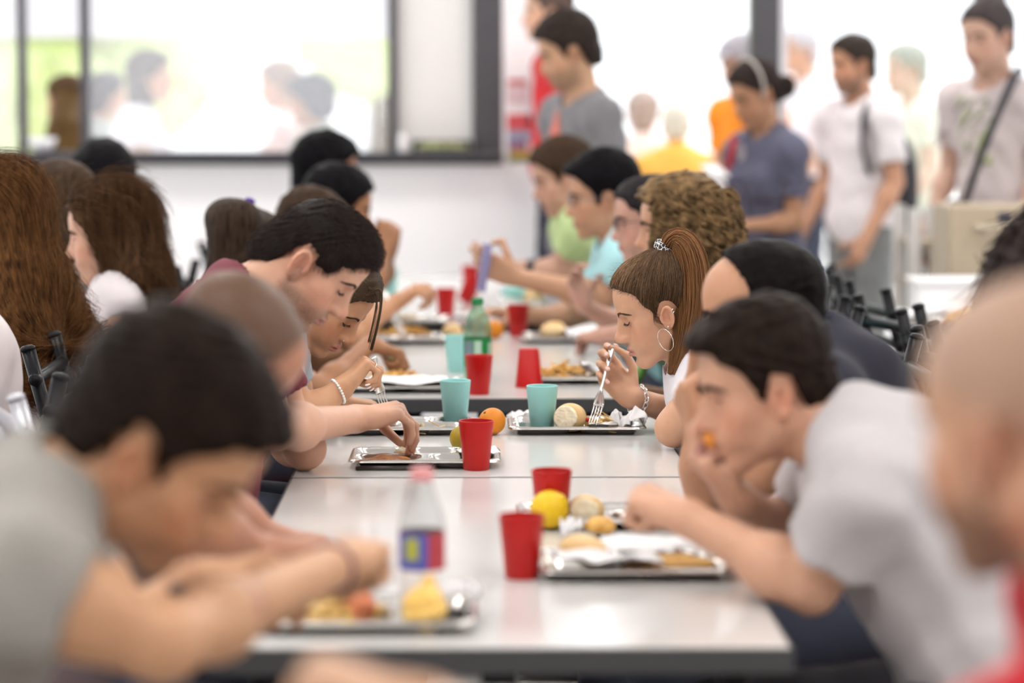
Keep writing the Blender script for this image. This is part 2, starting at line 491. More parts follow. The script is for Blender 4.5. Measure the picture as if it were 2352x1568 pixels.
def add_hand(F, W, d, n, side, grip='relax', sc=1.0, wr=0.026):
    """W wrist, d direction towards the knuckles, n palm normal; returns finger ends"""
    d = nrm(d); n = nrm(np.asarray(n, float) - d * (np.asarray(n, float) @ d))
    u = np.cross(d, n) if side == 'R' else np.cross(n, d)
    g = GRIPS[grip] if isinstance(grip, str) else grip
    s = sc; out = {}
    K = {}
    for key, (al, ac, ph, r) in FING.items():
        k = W + s * (d * al + u * ac - n * 0.004); K[key] = k
        F.rc(W + s * (d * 0.012 + u * ac * 0.55), k, 0.0155 * s, 0.0108 * s, 0.012 * s)
    F.rc(W + s * (d * 0.03 + u * 0.020 + n * 0.007), W + s * (d * 0.062 + u * 0.020 + n * 0.006), 0.014 * s, 0.010 * s, 0.014 * s)
    F.rc(W + s * (d * 0.03 - u * 0.022 + n * 0.006), W + s * (d * 0.065 - u * 0.020 + n * 0.005), 0.012 * s, 0.010 * s, 0.014 * s)
    fgs = []
    for key, (al, ac, ph, r) in FING.items():
        a = 0; p = K[key]; pts = [p]
        spread = ac * 1.6
        for L, ang in zip(ph, g[key]):
            a += math.radians(ang)
            v = nrm(d * math.cos(a) + n * math.sin(a) + u * spread * max(0.0, math.cos(a)))
            p = p + v * L * s; pts.append(p)
        out[key] = (pts, nrm(-d * math.sin(a) + n * math.cos(a)) * -1, nrm(pts[3] - pts[2]))
        rr = [r, r * 0.94, r * 0.86, r * 0.76]
        fgs.append([(pts[i], pts[i + 1], rr[i] * s, rr[i + 1] * s) for i in range(3)])
    tb = W + s * (d * 0.022 + u * 0.026 + n * 0.006)
    tm = W + s * (d * 0.052 + u * 0.050 + n * 0.018)
    th = g['th']
    if th == 'rel': tp = tm + s * (d * 0.050 + u * 0.012 + n * 0.012)
    elif th == 'fist': tp = (out['m'][0][2] + out['i'][0][2]) / 2 + s * n * 0.010 - d * 0.004
    elif th == 'hold': tp = tm + s * (d * 0.030 + n * 0.045)
    else: tp = out['i'][0][3] + s * (n * -0.004 - d * 0.010 + u * 0.010)
    mid = (tm + tp) / 2 + s * (u * 0.010 + n * 0.002)
    L = np.linalg.norm(tp - tm)
    if L < 0.058 * s: mid = mid + nrm(u + 0.2 * n) * math.sqrt(max(0, (0.031 * s) ** 2 - (L / 2) ** 2)) * 0.8
    fgs.append([(tb, tm, 0.0145 * s, 0.0112 * s), (tm, mid, 0.0112 * s, 0.0100 * s), (mid, tp, 0.0100 * s, 0.0078 * s)])
    out['t'] = ([tb, tm, mid, tp], nrm(u - n * 0.3), nrm(tp - mid))
    # each finger its own smooth chain, joined to the palm with a small blend so that fingers stay apart
    for ch in fgs:
        def fd(P, ch=ch):
            D = None
            for a, b, ra, rb in ch:
                q = rc_d(P, a, b, ra, rb); D = q if D is None else smin(D, q, 0.003)
            return D
        allp = np.array([c for seg in ch for c in seg[:2]])
        c = allp.mean(0); F.fn(fd, c, np.linalg.norm(allp - c, axis=1).max() + 0.016, 0.0035)
    out['u'] = u; out['n'] = n; out['d'] = d
    return out

def fingernails(parent, hand, keys, m, sc=1.0, name='fingernail'):
    for k in keys:
        pts, dors, v = hand[k]; r = (FING[k][3] if k in FING else 0.0105) * 0.78 * sc
        dors = nrm(dors - v * (dors @ v)); sidev = np.cross(v, dors)
        R = np.stack([v, sidev, dors], 1); F = Fld()
        F.el(pts[3] + dors * (r * 0.72) + v * 0.001, (0.0068 * sc, r * 0.74, r * 0.42), R)
        a, b = polygonize(F, 0.0012); mesh_obj(name, a, b, m, parent)

def ik(S, W, l1, l2, pole):
    D = W - S; L = min(np.linalg.norm(D), (l1 + l2) * 0.999); d = nrm(D)
    a = (l1 * l1 - l2 * l2 + L * L) / (2 * L); h = math.sqrt(max(0, l1 * l1 - a * a))
    p = nrm(np.asarray(pole, float) - d * (np.asarray(pole, float) @ d))
    return S + d * a + p * h

def folds(P, amp, seed=0.0, f=1.0):
    x, y, z = P[:, 0] * f, P[:, 1] * f, P[:, 2] * f
    a = np.sin(21 * z + 9 * x + 5 * np.sin(11 * y + seed) + seed) * np.sin(13 * x - 17 * y + 3 * np.sin(14 * z) + 2 * seed)
    b = np.sin(47 * (z - 0.5 * y) + 4 * np.sin(17 * x + seed)) * np.sin(29 * y + 21 * x + 3 * seed)
    return (a + 0.45 * b) * amp

class Person:
    """one seated or standing figure; world coordinates throughout"""
    def __init__(s, label, head, yaw=0, pitch=0, roll=0, sc=1.0, hip=None, tyaw=None, nb=None, female=False, skin=(0.60, 0.37, 0.27),
                 h=0.007, stand=False, group=None, w=1.0, hw=None, shrug=0.0, protr=0.02, cat='person', legs=True, hf=None, sk=(1, 1, 1), es=1.0):
        s.hf = hf
        s.H = Head(head, yaw, pitch, roll, sc, sk); s.H.es = es; s.sc = sc; s.female = female; s.skin = tuple(np.array(skin) * (1.0, 0.90, 0.80)); s.h = h
        s.tyaw = yaw if tyaw is None else tyaw
        ty = math.radians(s.tyaw); s.fw = V(math.cos(ty), math.sin(ty), 0); s.lat = V(-math.sin(ty), math.cos(ty), 0)
        Ho = s.H.o
        s.nb = Ho - s.fw * 0.075 * sc + V(0, 0, -0.155 * sc) if nb is None else np.asarray(nb, float)
        s.hip = np.asarray(hip, float) if hip is not None else s.nb - s.fw * 0.02 - V(0, 0, 0.50)
        s.up = nrm(s.nb - s.hip); s.fr = np.cross(s.lat, s.up)
        s.w = w * (0.90 if female else 1.0)
        s.hw = (hw or (0.160 if female else 0.182))
        s.S = {q: s.nb - s.up * (0.062 - shrug) + s.lat * s.hw * (1 if q == 'L' else -1) + s.fr * protr for q in 'LR'}
        s.stand = stand; s.arms = {}; s.hand = {}; s.legs = legs
        foot = s.hip.copy(); foot[2] = 0
        s.root = thing('person', foot, 0, label, cat, group)
        s.armw = 0.86 if female else 1.0
        s.set_legs()
    def set_legs(s):
        s.leg = {}
        for q, sg in (('L', 1), ('R', -1)):
            hj = s.hip + s.lat * sg * 0.088 - V(0, 0, 0.02)
            if s.stand:
                k = hj * 1.0; k[2] = hj[2] * 0.54 + 0.04; k = k + s.fw * 0.03 + s.lat * sg * 0.01
                an = k - s.fw * 0.03; an[2] = 0.085
            else:
                k = hj + s.fw * 0.42 + s.lat * sg * 0.03; k[2] = 0.535
                an = k - s.fw * 0.06; an[2] = 0.085
            s.leg[q] = (hj, k, an)
    def arm(s, side, elbow=None, wrist=None, d=None, n=None, grip='relax', pole=None, hs=1.0):
        W = np.asarray(wrist, float)
        E = np.asarray(elbow, float) if elbow is not None else ik(s.S[side], W, 0.285 * s.sc, 0.25 * s.sc, pole if pole is not None else V(0, 0, -1) - s.fw * 0.3 + s.lat * (0.4 if side == 'L' else -0.4))
        d = nrm(W - E) if d is None else nrm(d)
        s.arms[side] = (E, W, d, np.asarray(n, float) if n is not None else V(0, 0, -1), grip, hs)
        return s
    def arm_down(s, side, bend=0.1):
        sg = 1 if side == 'L' else -1
        E = s.S[side] + V(0, 0, -0.27) + s.lat * sg * 0.03 - s.fw * 0.02
        W = E + V(0, 0, -0.235) + s.fw * (0.06 + bend)
        return s.arm(side, E, W, None, -s.lat * sg, 'relax')
    def arm_lap(s, side):
        sg = 1 if side == 'L' else -1
        W = s.hip + s.fw * 0.28 + V(0, 0, 0.13) + s.lat * sg * 0.08
        return s.arm(side, None, W, s.fw - s.lat * sg * 0.4, V(0, 0, -1), 'relax')
    def torso(s, F, inf=0.0, k=0.04, neck=True):
        R = np.stack([s.fr, s.lat, s.up], 1); w = s.w; L = np.linalg.norm(s.nb - s.hip)
        P = lambda t, a=0.0, b=0.0: s.hip + s.up * (L * t) + s.fr * a + s.lat * b
        F.el(P(0.02), (0.118 * w + inf, 0.168 * (1.04 if s.female else w) + inf, 0.125 + inf), R, k)
        F.el(P(0.30), (0.104 * w + inf, (0.132 if s.female else 0.145) * w + inf, 0.17 + inf), R, k)
        F.el(P(0.66, -0.012), (0.112 * w + inf, 0.158 * w + inf, 0.19 + inf), R, k)
        if s.female:
            for q in (-1, 1): F.sp(P(0.66, 0.085, q * 0.065), 0.052 + inf, k)
        sh = {q: s.S[q] - (s.S[q] - s.nb) * 0.10 for q in 'LR'}
        F.rc(sh['L'], sh['R'], 0.052 + inf, 0.052 + inf, k)
        F.rc(P(0.84, -0.03), P(0.66, -0.03), 0.085 + inf, 0.10 + inf, k)
        for q in 'LR':
            F.rc(s.nb + s.up * 0.012 - s.fr * 0.012, sh[q], 0.042 + inf, 0.040 + inf, 0.03)
            F.sp(s.S[q] - s.up * 0.008, 0.054 * s.armw + inf, 0.03)
        if neck:
            F.rc(s.nb - s.up * 0.03, s.H.w(-0.020, 0, -0.045), (0.052 if s.female else 0.060) * s.sc, (0.048 if s.female else 0.056) * s.sc, 0.022)
    def build_body(s, stubble=0.0, lips=(0.40, 0.165, 0.13), bald=None, flush=1.0, nose=1.0, chin=1.0, mouth=0.0, msss=True, stub_col=(0.08, 0.06, 0.05)):
        F = Fld(); s.F = F
        s.torso(F)
        for q in s.arms:
            E, W, d, n, grip, hs = s.arms[q]; S = s.S[q]; aw = s.armw
            F.rc(S, E, 0.050 * aw, 0.040 * aw, 0.025)
            F.sp(S + (E - S) * 0.45, 0.049 * aw, 0.03)
            F.rc(E, W, 0.040 * aw, 0.027 * aw, 0.012)
            F.sp(E + (W - E) * 0.28, 0.044 * aw, 0.03)
            F.rc(W, W + d * 0.02, 0.026 * aw, 0.024 * aw, 0.012)
            s.hand[q] = add_hand(F, W, d, n, q, grip, hs * (0.92 if s.female else 1.0) * s.sc)
        if s.legs:
            for q in s.leg:
                hj, k, an = s.leg[q]
                F.rc(hj, k, 0.080, 0.056, 0.03); F.rc(k, an, 0.054, 0.038, 0.02)
                F.rc(an - V(0, 0, 0.03), an + s.fw * 0.14 - V(0, 0, 0.05), 0.036, 0.028, 0.02)
        add_head(F, s.H, s.female, nose, chin, mouth=mouth)
        fine = None
        if s.hf: r = 0.135 * s.sc; c = s.H.w(0.0, 0, 0.0); fine = [(c - r, c + r, s.hf)]
        vt, q = polygonize(F, s.h, coarse_below=0.62, fine=fine)
        c = face_colour(s.H, vt, s.skin, stubble, flush, lips, stub_col, bald)
        s.body = mesh_obj('body', vt, q, mat('skin', rough=0.47, attr=True, sss=0.12, spec=0.4, noise=0.06, nscale=60, bump=0.06, bscale=900), s.root, col=c)
        return s
    def sleeve(s, F, q, frac, r0, r1, op_k=0.03, fseed=0, amp=0.0):
        E, W = s.arms[q][0], s.arms[q][1]; S = s.S[q]
        pts = [S, E, W]; 
        segs = []
        if frac <= 1: 
            end = S + (E - S) * frac; segs = [(S, end, r0, r1)]; dirv = nrm(E - S); inner = [(S + (E - S) * max(0, frac - 0.22), E, 0.046 * s.armw, 0.043 * s.armw)]
        else:
            end = E + (W - E) * (frac - 1); rm = r0 * 0.9; segs = [(S, E, r0, rm), (E, end, rm, r1)]; dirv = nrm(W - E); inner = [(end - dirv * 0.06, W, r1 - 0.007, r1 - 0.008)]
        def fd(P):
            D = None
            for a, b, ra, rb in segs:
                g = rc_d(P, a, b, ra, rb); D = g if D is None else smin(D, g, 0.03)
            D = np.maximum(D, (P - end.astype(F32)) @ dirv.astype(F32))
            for a, b, ra, rb in inner: D = np.maximum(D, -rc_d(P, a, b, ra + 0.002, rb + 0.002))
            return D
        c = (S + end) / 2; F.fn(fd, c, np.linalg.norm(S - end) / 2 + max(r0, r1) + (0.25 if frac > 1 else 0), op_k)
    def shirt(s, name, m, frac=0.55, inf=0.014, amp=0.004, seed=0.0, neck_r=None, label=None, sl=(0.062, 0.064), low=None, neck_drop=0.0, h=None, hood=False, vneck=0.0):
        F = Fld(); s.torso(F, inf, neck=False)
        if frac > 0:
            for q in s.arms: s.sleeve(F, q, frac, sl[0] * s.armw, sl[1] * s.armw)
        nr = neck_r or ((0.060 if s.female else 0.069) * s.sc)
        F.rc(s.nb + s.up * 0.004 + s.fr * (0.012 + neck_drop * 0.4) - s.up * neck_drop, s.H.w(-0.02, 0, -0.05) + s.up * 0.05, nr + neck_drop * 0.3, nr, 0.004, 's')
        hem = s.hip - s.up * 0.085 if low is None else s.hip - s.up * low
        up = s.up.copy()
        F.inter(lambda P: -((P - hem.astype(F32)) @ up.astype(F32)))
        F.disp(lambda P: folds(P, amp, seed))
        vt, q = polygonize(F, h or max(s.h, 0.005))
        s.shirtF = F
        o = mesh_obj(name, vt, q, m, s.root)
        if label: o['label'] = label
        s.shirt_ob = o
        return o
    def trousers(s, m, name='trousers', length=1.0, h=0.012, amp=0.003):
        F = Fld(); R = np.stack([s.fr, s.lat, s.up], 1)
        F.el(s.hip + s.up * 0.0, (0.126 * s.w, 0.176 * s.w, 0.13), R, 0.03)
        for q in s.leg:
            hj, k, an = s.leg[q]
            e = k + (an - k) * length
            F.rc(hj, k, 0.092, 0.068, 0.03); F.rc(k, e, 0.066, 0.055, 0.02)
            F.rc(e, an - V(0, 0, 0.2), 0.06, 0.06, 0.002, 's')
        top = s.hip + V(0, 0, 0.085)
        F.inter(lambda P: P[:, 2] - F32(top[2]))
        F.disp(lambda P: folds(P, amp, 2.0))
        vt, q = polygonize(F, h); return mesh_obj(name, vt, q, m, s.root)
    def shoes(s, m, h=0.012):
        for q in s.leg:
            an = s.leg[q][2]; F = Fld()
            F.rc(V(an[0], an[1], 0.05), V(an[0], an[1], 0.048) + s.fw * 0.16, 0.046, 0.038, 0.02)
            F.rc(V(an[0], an[1], 0.10), V(an[0], an[1], 0.05), 0.048, 0.05, 0.02)
            F.inter(lambda P: -P[:, 2] + F32(0.004)); F.inter(lambda P: P[:, 2] - F32(0.115))
            vt, qd = polygonize(F, h); mesh_obj('shoe', vt, qd, m, s.root)
    def eyes(s, mode='closed', brow=(0.03, 0.02, 0.015), bw=0.0045, sides=(-1, 1), hairs=0):
        """brow hairs, lashes of a lowered lid, or a dark open eye"""
        H = s.H; sc = s.sc
        def curve(pts, n):
            pts = np.array(pts); t = np.linspace(0, 1, n); k = np.linspace(0, 1, len(pts))
            c = np.stack([np.interp(t, k, pts[:, i]) for i in range(3)], 1)
            for _ in range(3): c[1:-1] = (c[:-2] + 2 * c[1:-1] + c[2:]) / 4
            return c
        W = lambda P: H.o + sc * (np.asarray(P) @ H.R.T)
        for q in sides:
            if bw > 0:
                c = curve([(0.096, q * 0.0155, 0.0125), (0.094, q * 0.022, 0.0155), (0.088, q * 0.032, 0.0185), (0.080, q * 0.043, 0.0165), (0.070, q * 0.052, 0.0085)], 24)
                n = hairs or 90
                t = np.linspace(0, 1, n); i = np.clip((t * 23).astype(int), 0, 22); p = c[i] + (c[i + 1] - c[i]) * (t * 23 - i)[:, None]
                p = p + np.stack([np.zeros(n), np.zeros(n), RNG.uniform(-1, 1, n) * bw * (0.85 - 0.6 * t)], 1)
                d = np.stack([-0.10 - 0.35 * t, q * (0.35 + 0.75 * t), 0.75 - 1.1 * t], 1) + RNG.normal(size=(n, 3)) * 0.08
                d /= np.linalg.norm(d, axis=1)[:, None]
                L = 0.0085
                path = np.stack([p + d * L * k for k in (-0.5, -0.17, 0.17, 0.5)], 1)
                pr, g = s.F.projv(W(path.reshape(-1, 3)))
                lift = np.tile([0.0002, 0.0005, 0.0006, 0.0005], n)[:, None]
                pr = (pr + g * lift).reshape(n, 4, 3)
                v, f = add_strands(pr, (0.00055 if hairs else 0.0011) * sc, 0.3)
                mesh_obj('eyebrow', v, f, mat('brow_%0.3f_%0.3f' % (brow[0], brow[2]), brow, 0.7, spec=0.2), s.root)
            if mode == 'closed':
                c = curve([(0.088, q * 0.0165, -0.0065), (0.090, q * 0.023, -0.0100), (0.090, q * 0.030, -0.0115), (0.086, q * 0.038, -0.0100), (0.078, q * 0.0455, -0.0055)], 22)
                pr, g = s.F.projv(W(c)); pr = pr + g * 0.0001
                rad = 0.0009 * sc * np.concatenate([np.linspace(0.35, 1, 11), np.linspace(1, 0.6, 11)])
                M = MB().tube(pr, rad, 6)
                v1, f1 = M.v[0], np.array([x for x in M.f if len(x) == 4])
                n = 40; t = np.linspace(0.10, 1, n); i = np.clip((t * 21).astype(int), 0, 20); p = pr[i] + (pr[i + 1] - pr[i]) * (t * 21 - i)[:, None]
                out = np.array([0.75, 0, -0.70]) + np.array([0, q * 0.9, 0]) * (t[:, None] - 0.25); out = out @ H.R.T
                up = H.R[:, 2]; ln = 0.0075 * sc * (0.6 + 0.5 * t)[:, None]
                path = np.stack([p, p + out * ln * 0.5 - up * 0.0002, p + out * ln + up * 0.0010], 1)
                v2, f2 = add_strands(path, 0.00034 * sc, 0.3)
                join_hair('eyelashes', [(v1, f1), (v2, f2)], mat('lash', (0.012, 0.009, 0.008), 0.6), s.root)
            elif mode == 'open':
                F = Fld(); F.el(H.w(0.0735, q * 0.0315, -0.0035), (0.0078 * s.sc, 0.0125 * s.sc, 0.0052 * s.sc), H.R)
                a, b = polygonize(F, 0.0025); mesh_obj('eye', a, b, mat('eye_dark', (0.05, 0.035, 0.03), 0.2), s.root)

# ---------------------------------------------------------------- hair
def clump(P, amp, f=1.0, seed=0.0):
    x, y, z = P[:, 0] * f, P[:, 1] * f, P[:, 2] * f
    return amp * (np.sin(95 * x + 30 * np.sin(23 * z + seed)) * np.sin(80 * y + 2 * np.sin(31 * x)) * np.sin(70 * z + seed + 2 * np.sin(40 * y)) +
                  0.5 * np.sin(170 * x + 60 * z) * np.sin(150 * y - 70 * z + seed))

SHORT = [(0.078, 0.066), (0.13, 0.085), (0.16, 0.25), (-0.22, 0.25), (-0.22, -0.085), (-0.082, -0.080), (-0.050, -0.066), (-0.040, -0.035),
         (-0.032, 0.002), (-0.018, 0.022), (0.004, 0.020), (0.012, 0.0), (0.014, -0.028), (0.026, -0.030), (0.032, 0.008), (0.042, 0.030), (0.058, 0.042)]
LONGCAP = [(0.074, 0.070), (0.13, 0.085), (0.16, 0.25), (-0.22, 0.25), (-0.22, -0.13), (-0.06, -0.12), (-0.01, -0.06), (0.006, -0.01), (0.018, 0.0), (0.030, 0.018), (0.045, 0.035), (0.062, 0.045)]
TIED = [(0.072, 0.070), (0.13, 0.085), (0.16, 0.25), (-0.22, 0.25), (-0.22, -0.060), (-0.080, -0.066), (-0.050, -0.050), (-0.042, -0.030),
        (-0.032, 0.002), (-0.018, 0.022), (0.004, 0.020), (0.014, 0.006), (0.024, 0.006), (0.030, 0.018), (0.045, 0.035), (0.060, 0.045)]

def hair_cap(H, poly=SHORT, t=(0.012, 0.008, 0.018), amp=0.003, f=1.0, bumps=(), seed=0.0, rag=0.0015):
    """t: extra thickness front/back, sides, top; bumps: (x,y,z, rx,ry,rz) extra volumes in head space"""
    F = Fld(); s = H.s
    k = H.sk
    F.el(H.w(-0.012 + 0.098 * (1 - k[0]), 0, 0.036 * k[2] + t[2] * 0.3), [(0.098 * k[0] + t[0]) * s, (0.076 * k[1] + t[1]) * s, (0.082 * k[2] + t[2] * 0.7) * s], H.R, 0.01)
    F.el(H.w(0.040, 0, 0.040), [(0.052 + t[0] * 0.7) * s, (0.060 + t[1] * 0.7) * s, (0.060 + t[2] * 0.6) * s], H.R, 0.03 * s)
    F.el(H.w(-0.045, 0, -0.035), [(0.058 + t[0]) * s, (0.060 + t[1] * 0.6) * s, (0.070) * s], H.R, 0.03 * s)
    for b in bumps: F.el(H.w(*b[:3]), [q * s for q in b[3:6]], H.R, 0.02 * s)
    def msk(P):
        q = H.loc(P.astype(float)); q[:, 2] += rag * (np.sin(q[:, 1] * 420 + q[:, 0] * 260) + 0.7 * np.sin(q[:, 1] * 830 - q[:, 0] * 510))
        return (poly_d(q[:, 0].astype(F32), q[:, 2].astype(F32), poly) * s).astype(F32)
    F.inter(msk, 0.004 * s)
    if amp > 0: F.disp(lambda P: clump(P, amp, f, seed).astype(F32))
    return F

def hair_mat(col, nstretch=(1, 1, 1), nscale=90, rough=0.5, var=0.55, name=None):
    return mat(name or 'hair_%.3f_%.3f_%.3f_%s' % (*col, nstretch), col, rough, noise=var, nscale=nscale, nstretch=nstretch, bump=0.30, spec=0.06)

def add_strands(paths, r, taper=0.35, n=3):
    """thin tapered fibres as verts + quads"""
    P = np.asarray(paths, float)                                            # (N, M, 3)
    N, M = P.shape[:2]
    T = np.gradient(P, axis=1); T /= np.linalg.norm(T, axis=2)[..., None] + 1e-9
    a = np.cross(T, RNG.normal(size=(N, 1, 3))); a /= np.linalg.norm(a, axis=2)[..., None] + 1e-9
    b = np.cross(T, a)
    rad = (np.asarray(r) * np.linspace(1, taper, M))[None, :, None] if np.isscalar(r) else np.asarray(r)[None, :, None]
    ring = [P + rad * (math.cos(q) * a + math.sin(q) * b) for q in np.arange(n) * 2 * math.pi / n]
    vt = np.stack(ring, 2).reshape(-1, 3)                                   # N,M,n
    base = (np.arange(N) * M * n)[:, None, None]
    i = np.arange(M - 1)[None, :, None] * n; j = np.arange(n)[None, None, :]
    q = np.stack([base + i + j, base + i + (j + 1) % n, base + i + n + (j + 1) % n, base + i + n + j], -1).reshape(-1, 4)
    return vt, q

def join_hair(name, parts, m, parent, cols=None):
    """parts: list of (verts, quads); cols: list of per-part vertex colours"""
    vs, qs, off = [], [], 0
    for vt, q in parts:
        vs.append(vt); qs.append(np.asarray(q) + off); off += len(vt)
    return mesh_obj(name, np.concatenate(vs), np.concatenate(qs), m, parent, col=None if cols is None else np.concatenate(cols))

def strand_cols(n, per, dark, light, clump_n=1):
    """one colour per fibre, from dark to light"""
    t = RNG.random(n) ** 1.3 if clump_n <= 1 else np.clip(np.repeat(RNG.random(n // clump_n + 1), clump_n)[:n] + RNG.normal(size=n) * 0.15, 0, 1)
    c = np.array(dark)[None] * (1 - t[:, None]) + np.array(light)[None] * t[:, None]
    return np.repeat(c, per, 0)

def flow_strands(F, pts, flow, L=0.02, steps=4, jit=0.25, follow=False):
    """short strands starting on a hair surface; flow(p)->direction array"""
    P = np.asarray(pts, float); out = [P]
    jt = RNG.normal(size=P.shape) * jit
    d = flow(P) + jt
    d /= np.linalg.norm(d, axis=1)[:, None] + 1e-9
    for i in range(steps):
        P = P + d * (L / steps); out.append(P)
        if follow:
            d = flow(P) + jt; d /= np.linalg.norm(d, axis=1)[:, None] + 1e-9
    return np.stack(out, 1)
# ---------------------------------------------------------------- shared materials
M_RED = mat('red_plastic', srgb(184, 5, 4), 0.42)
M_TEAL = mat('aqua_plastic', srgb(160, 220, 217), 0.40, sss=0.1)
M_STEEL = mat('stainless', (0.72, 0.70, 0.67), 0.22, 1.0, bump=0.03, bscale=60)
M_FORK = mat('fork_steel', (0.70, 0.68, 0.66), 0.2, 1.0)
M_TABLE = mat('table_laminate', (0.68, 0.665, 0.65), 0.16, noise=0.03, nscale=3, spec=0.6)
M_TEDGE = mat('table_edge', (0.055, 0.055, 0.058), 0.45)
M_BLACK = mat('black_metal', (0.008, 0.008, 0.010), 0.32, spec=0.2)
M_GREYM = mat('grey_metal', (0.50, 0.50, 0.54), 0.30, 0.5)
M_SEAT = mat('red_seat', srgb(170, 25, 35), 0.45)
M_PAPER = mat('paper', (0.86, 0.85, 0.86), 0.8)
M_BREAD = mat('bread_crust', srgb(222, 180, 120), 0.7, noise=0.0, color2=srgb(238, 212, 165), nscale=25, bump=0.15)
M_CRUMB = mat('bread_crumb', srgb(244, 230, 200), 0.9, noise=0.12, nscale=110, bump=0.5)
M_PASTA = mat('pasta', srgb(222, 180, 105), 0.45, color2=srgb(238, 208, 140), nscale=60)
M_FRIED = mat('fried_food', srgb(200, 140, 62), 0.55, color2=srgb(236, 190, 105), nscale=70, bump=0.3)
M_SAUCE = mat('sauce', srgb(160, 84, 40), 0.35, color2=srgb(205, 140, 70), nscale=90, bump=0.4)

# ---------------------------------------------------------------- cup
def cup_tpl(m, h=0.096, rt=0.0345, rb=0.0255):
    t = thing('drinking_cup')
    b = [(0.0, 0.0), (rb - 0.002, 0.0), (rb, 0.002), (rt, h), (rt - 0.0012, h + 0.0008), (rt - 0.0024, h), (rb - 0.0018, 0.005), (0.0, 0.004)]
    MB().lathe(b, n=48).build('body', m, t, auto=40)
    return t
_tpl = {}
def put_cup(p, kind, label, rot=None, group=None, dz=0.0):
    if kind not in _tpl:
        o = _tpl[kind] = cup_tpl(M_RED if kind == 'red' else M_TEAL)
    else:
        o = copy_tree(_tpl[kind])
    place(o, (p[0], p[1], p[2] + dz), rot=rot)
    tag(o, label, 'cup', group)
    return o

# ---------------------------------------------------------------- compartment tray
def tray_tpl(sx=0.30, sy=0.225):
    t = thing('food_tray')
    nx, ny = 76, 90
    X = np.linspace(-sx / 2, sx / 2, nx); Y = np.linspace(-sy / 2, sy / 2, ny)
    gx, gy = np.meshgrid(X, Y, indexing='ij')
    def rb(cx, cy, hx, hy, r):
        qx = np.abs(gx - cx) - hx + r; qy = np.abs(gy - cy) - hy + r
        return np.sqrt(np.maximum(qx, 0) ** 2 + np.maximum(qy, 0) ** 2) + np.minimum(np.maximum(qx, qy), 0) - r
    z = np.full(gx.shape, 0.019)
    for c in ((-0.072, -0.052, 0.063, 0.047, 0.026), (0.072, -0.052, 0.063, 0.047, 0.026), (-0.088, 0.052, 0.048, 0.046, 0.022),
              (0.018, 0.052, 0.048, 0.046, 0.022), (0.108, 0.052, 0.030, 0.046, 0.018)):
        d = rb(*c); z = np.minimum(z, 0.019 - 0.0165 * np.clip(-d / 0.012, 0, 1) ** 0.8)
    d = rb(0, 0, sx / 2, sy / 2, 0.028)
    z = z - 0.005 * np.clip(1 + d / 0.006, 0, 1) ** 2
    # pull the outer corners in onto a rounded rectangle
    k = np.where(d > 0, 1, 0)
    cx = np.clip(gx, -(sx / 2 - 0.028), sx / 2 - 0.028); cy = np.clip(gy, -(sy / 2 - 0.028), sy / 2 - 0.028)
    dx, dy = gx - cx, gy - cy; L = np.sqrt(dx * dx + dy * dy) + 1e-9; f = np.where(L > 0.028, 0.028 / L, 1)
    gx2, gy2 = cx + dx * f, cy + dy * f
    top = np.stack([gx2, gy2, z], -1).reshape(-1, 3); bot = top - [0, 0, 0.0012]
    n = nx * ny
    i, j = np.meshgrid(np.arange(nx - 1), np.arange(ny - 1), indexing='ij'); a = (i * ny + j).ravel()
    q = np.stack([a, a + ny, a + ny + 1, a + 1], 1); q2 = q[:, ::-1] + n
    rim = []
    bd = [k * ny for k in range(nx)] + [(nx - 1) * ny + k for k in range(1, ny)] + [k * ny + ny - 1 for k in range(nx - 2, -1, -1)] + [k for k in range(ny - 2, 0, -1)]
    for s0, s1 in zip(bd, bd[1:] + bd[:1]): rim.append([s1, s0, s0 + n, s1 + n])
    mesh_obj('pan', np.concatenate([top, bot]), np.concatenate([q, q2, np.array(rim)]), M_STEEL, t)
    return t

def put_tray(x, y, label, rz=0.0, group='steel compartment trays on the tables', z=0.74):
    if 'tray' not in _tpl: o = _tpl['tray'] = tray_tpl()
    else: o = copy_tree(_tpl['tray'])
    place(o, (x, y, z + 0.0002), rz); tag(o, label, 'tray', group); return o

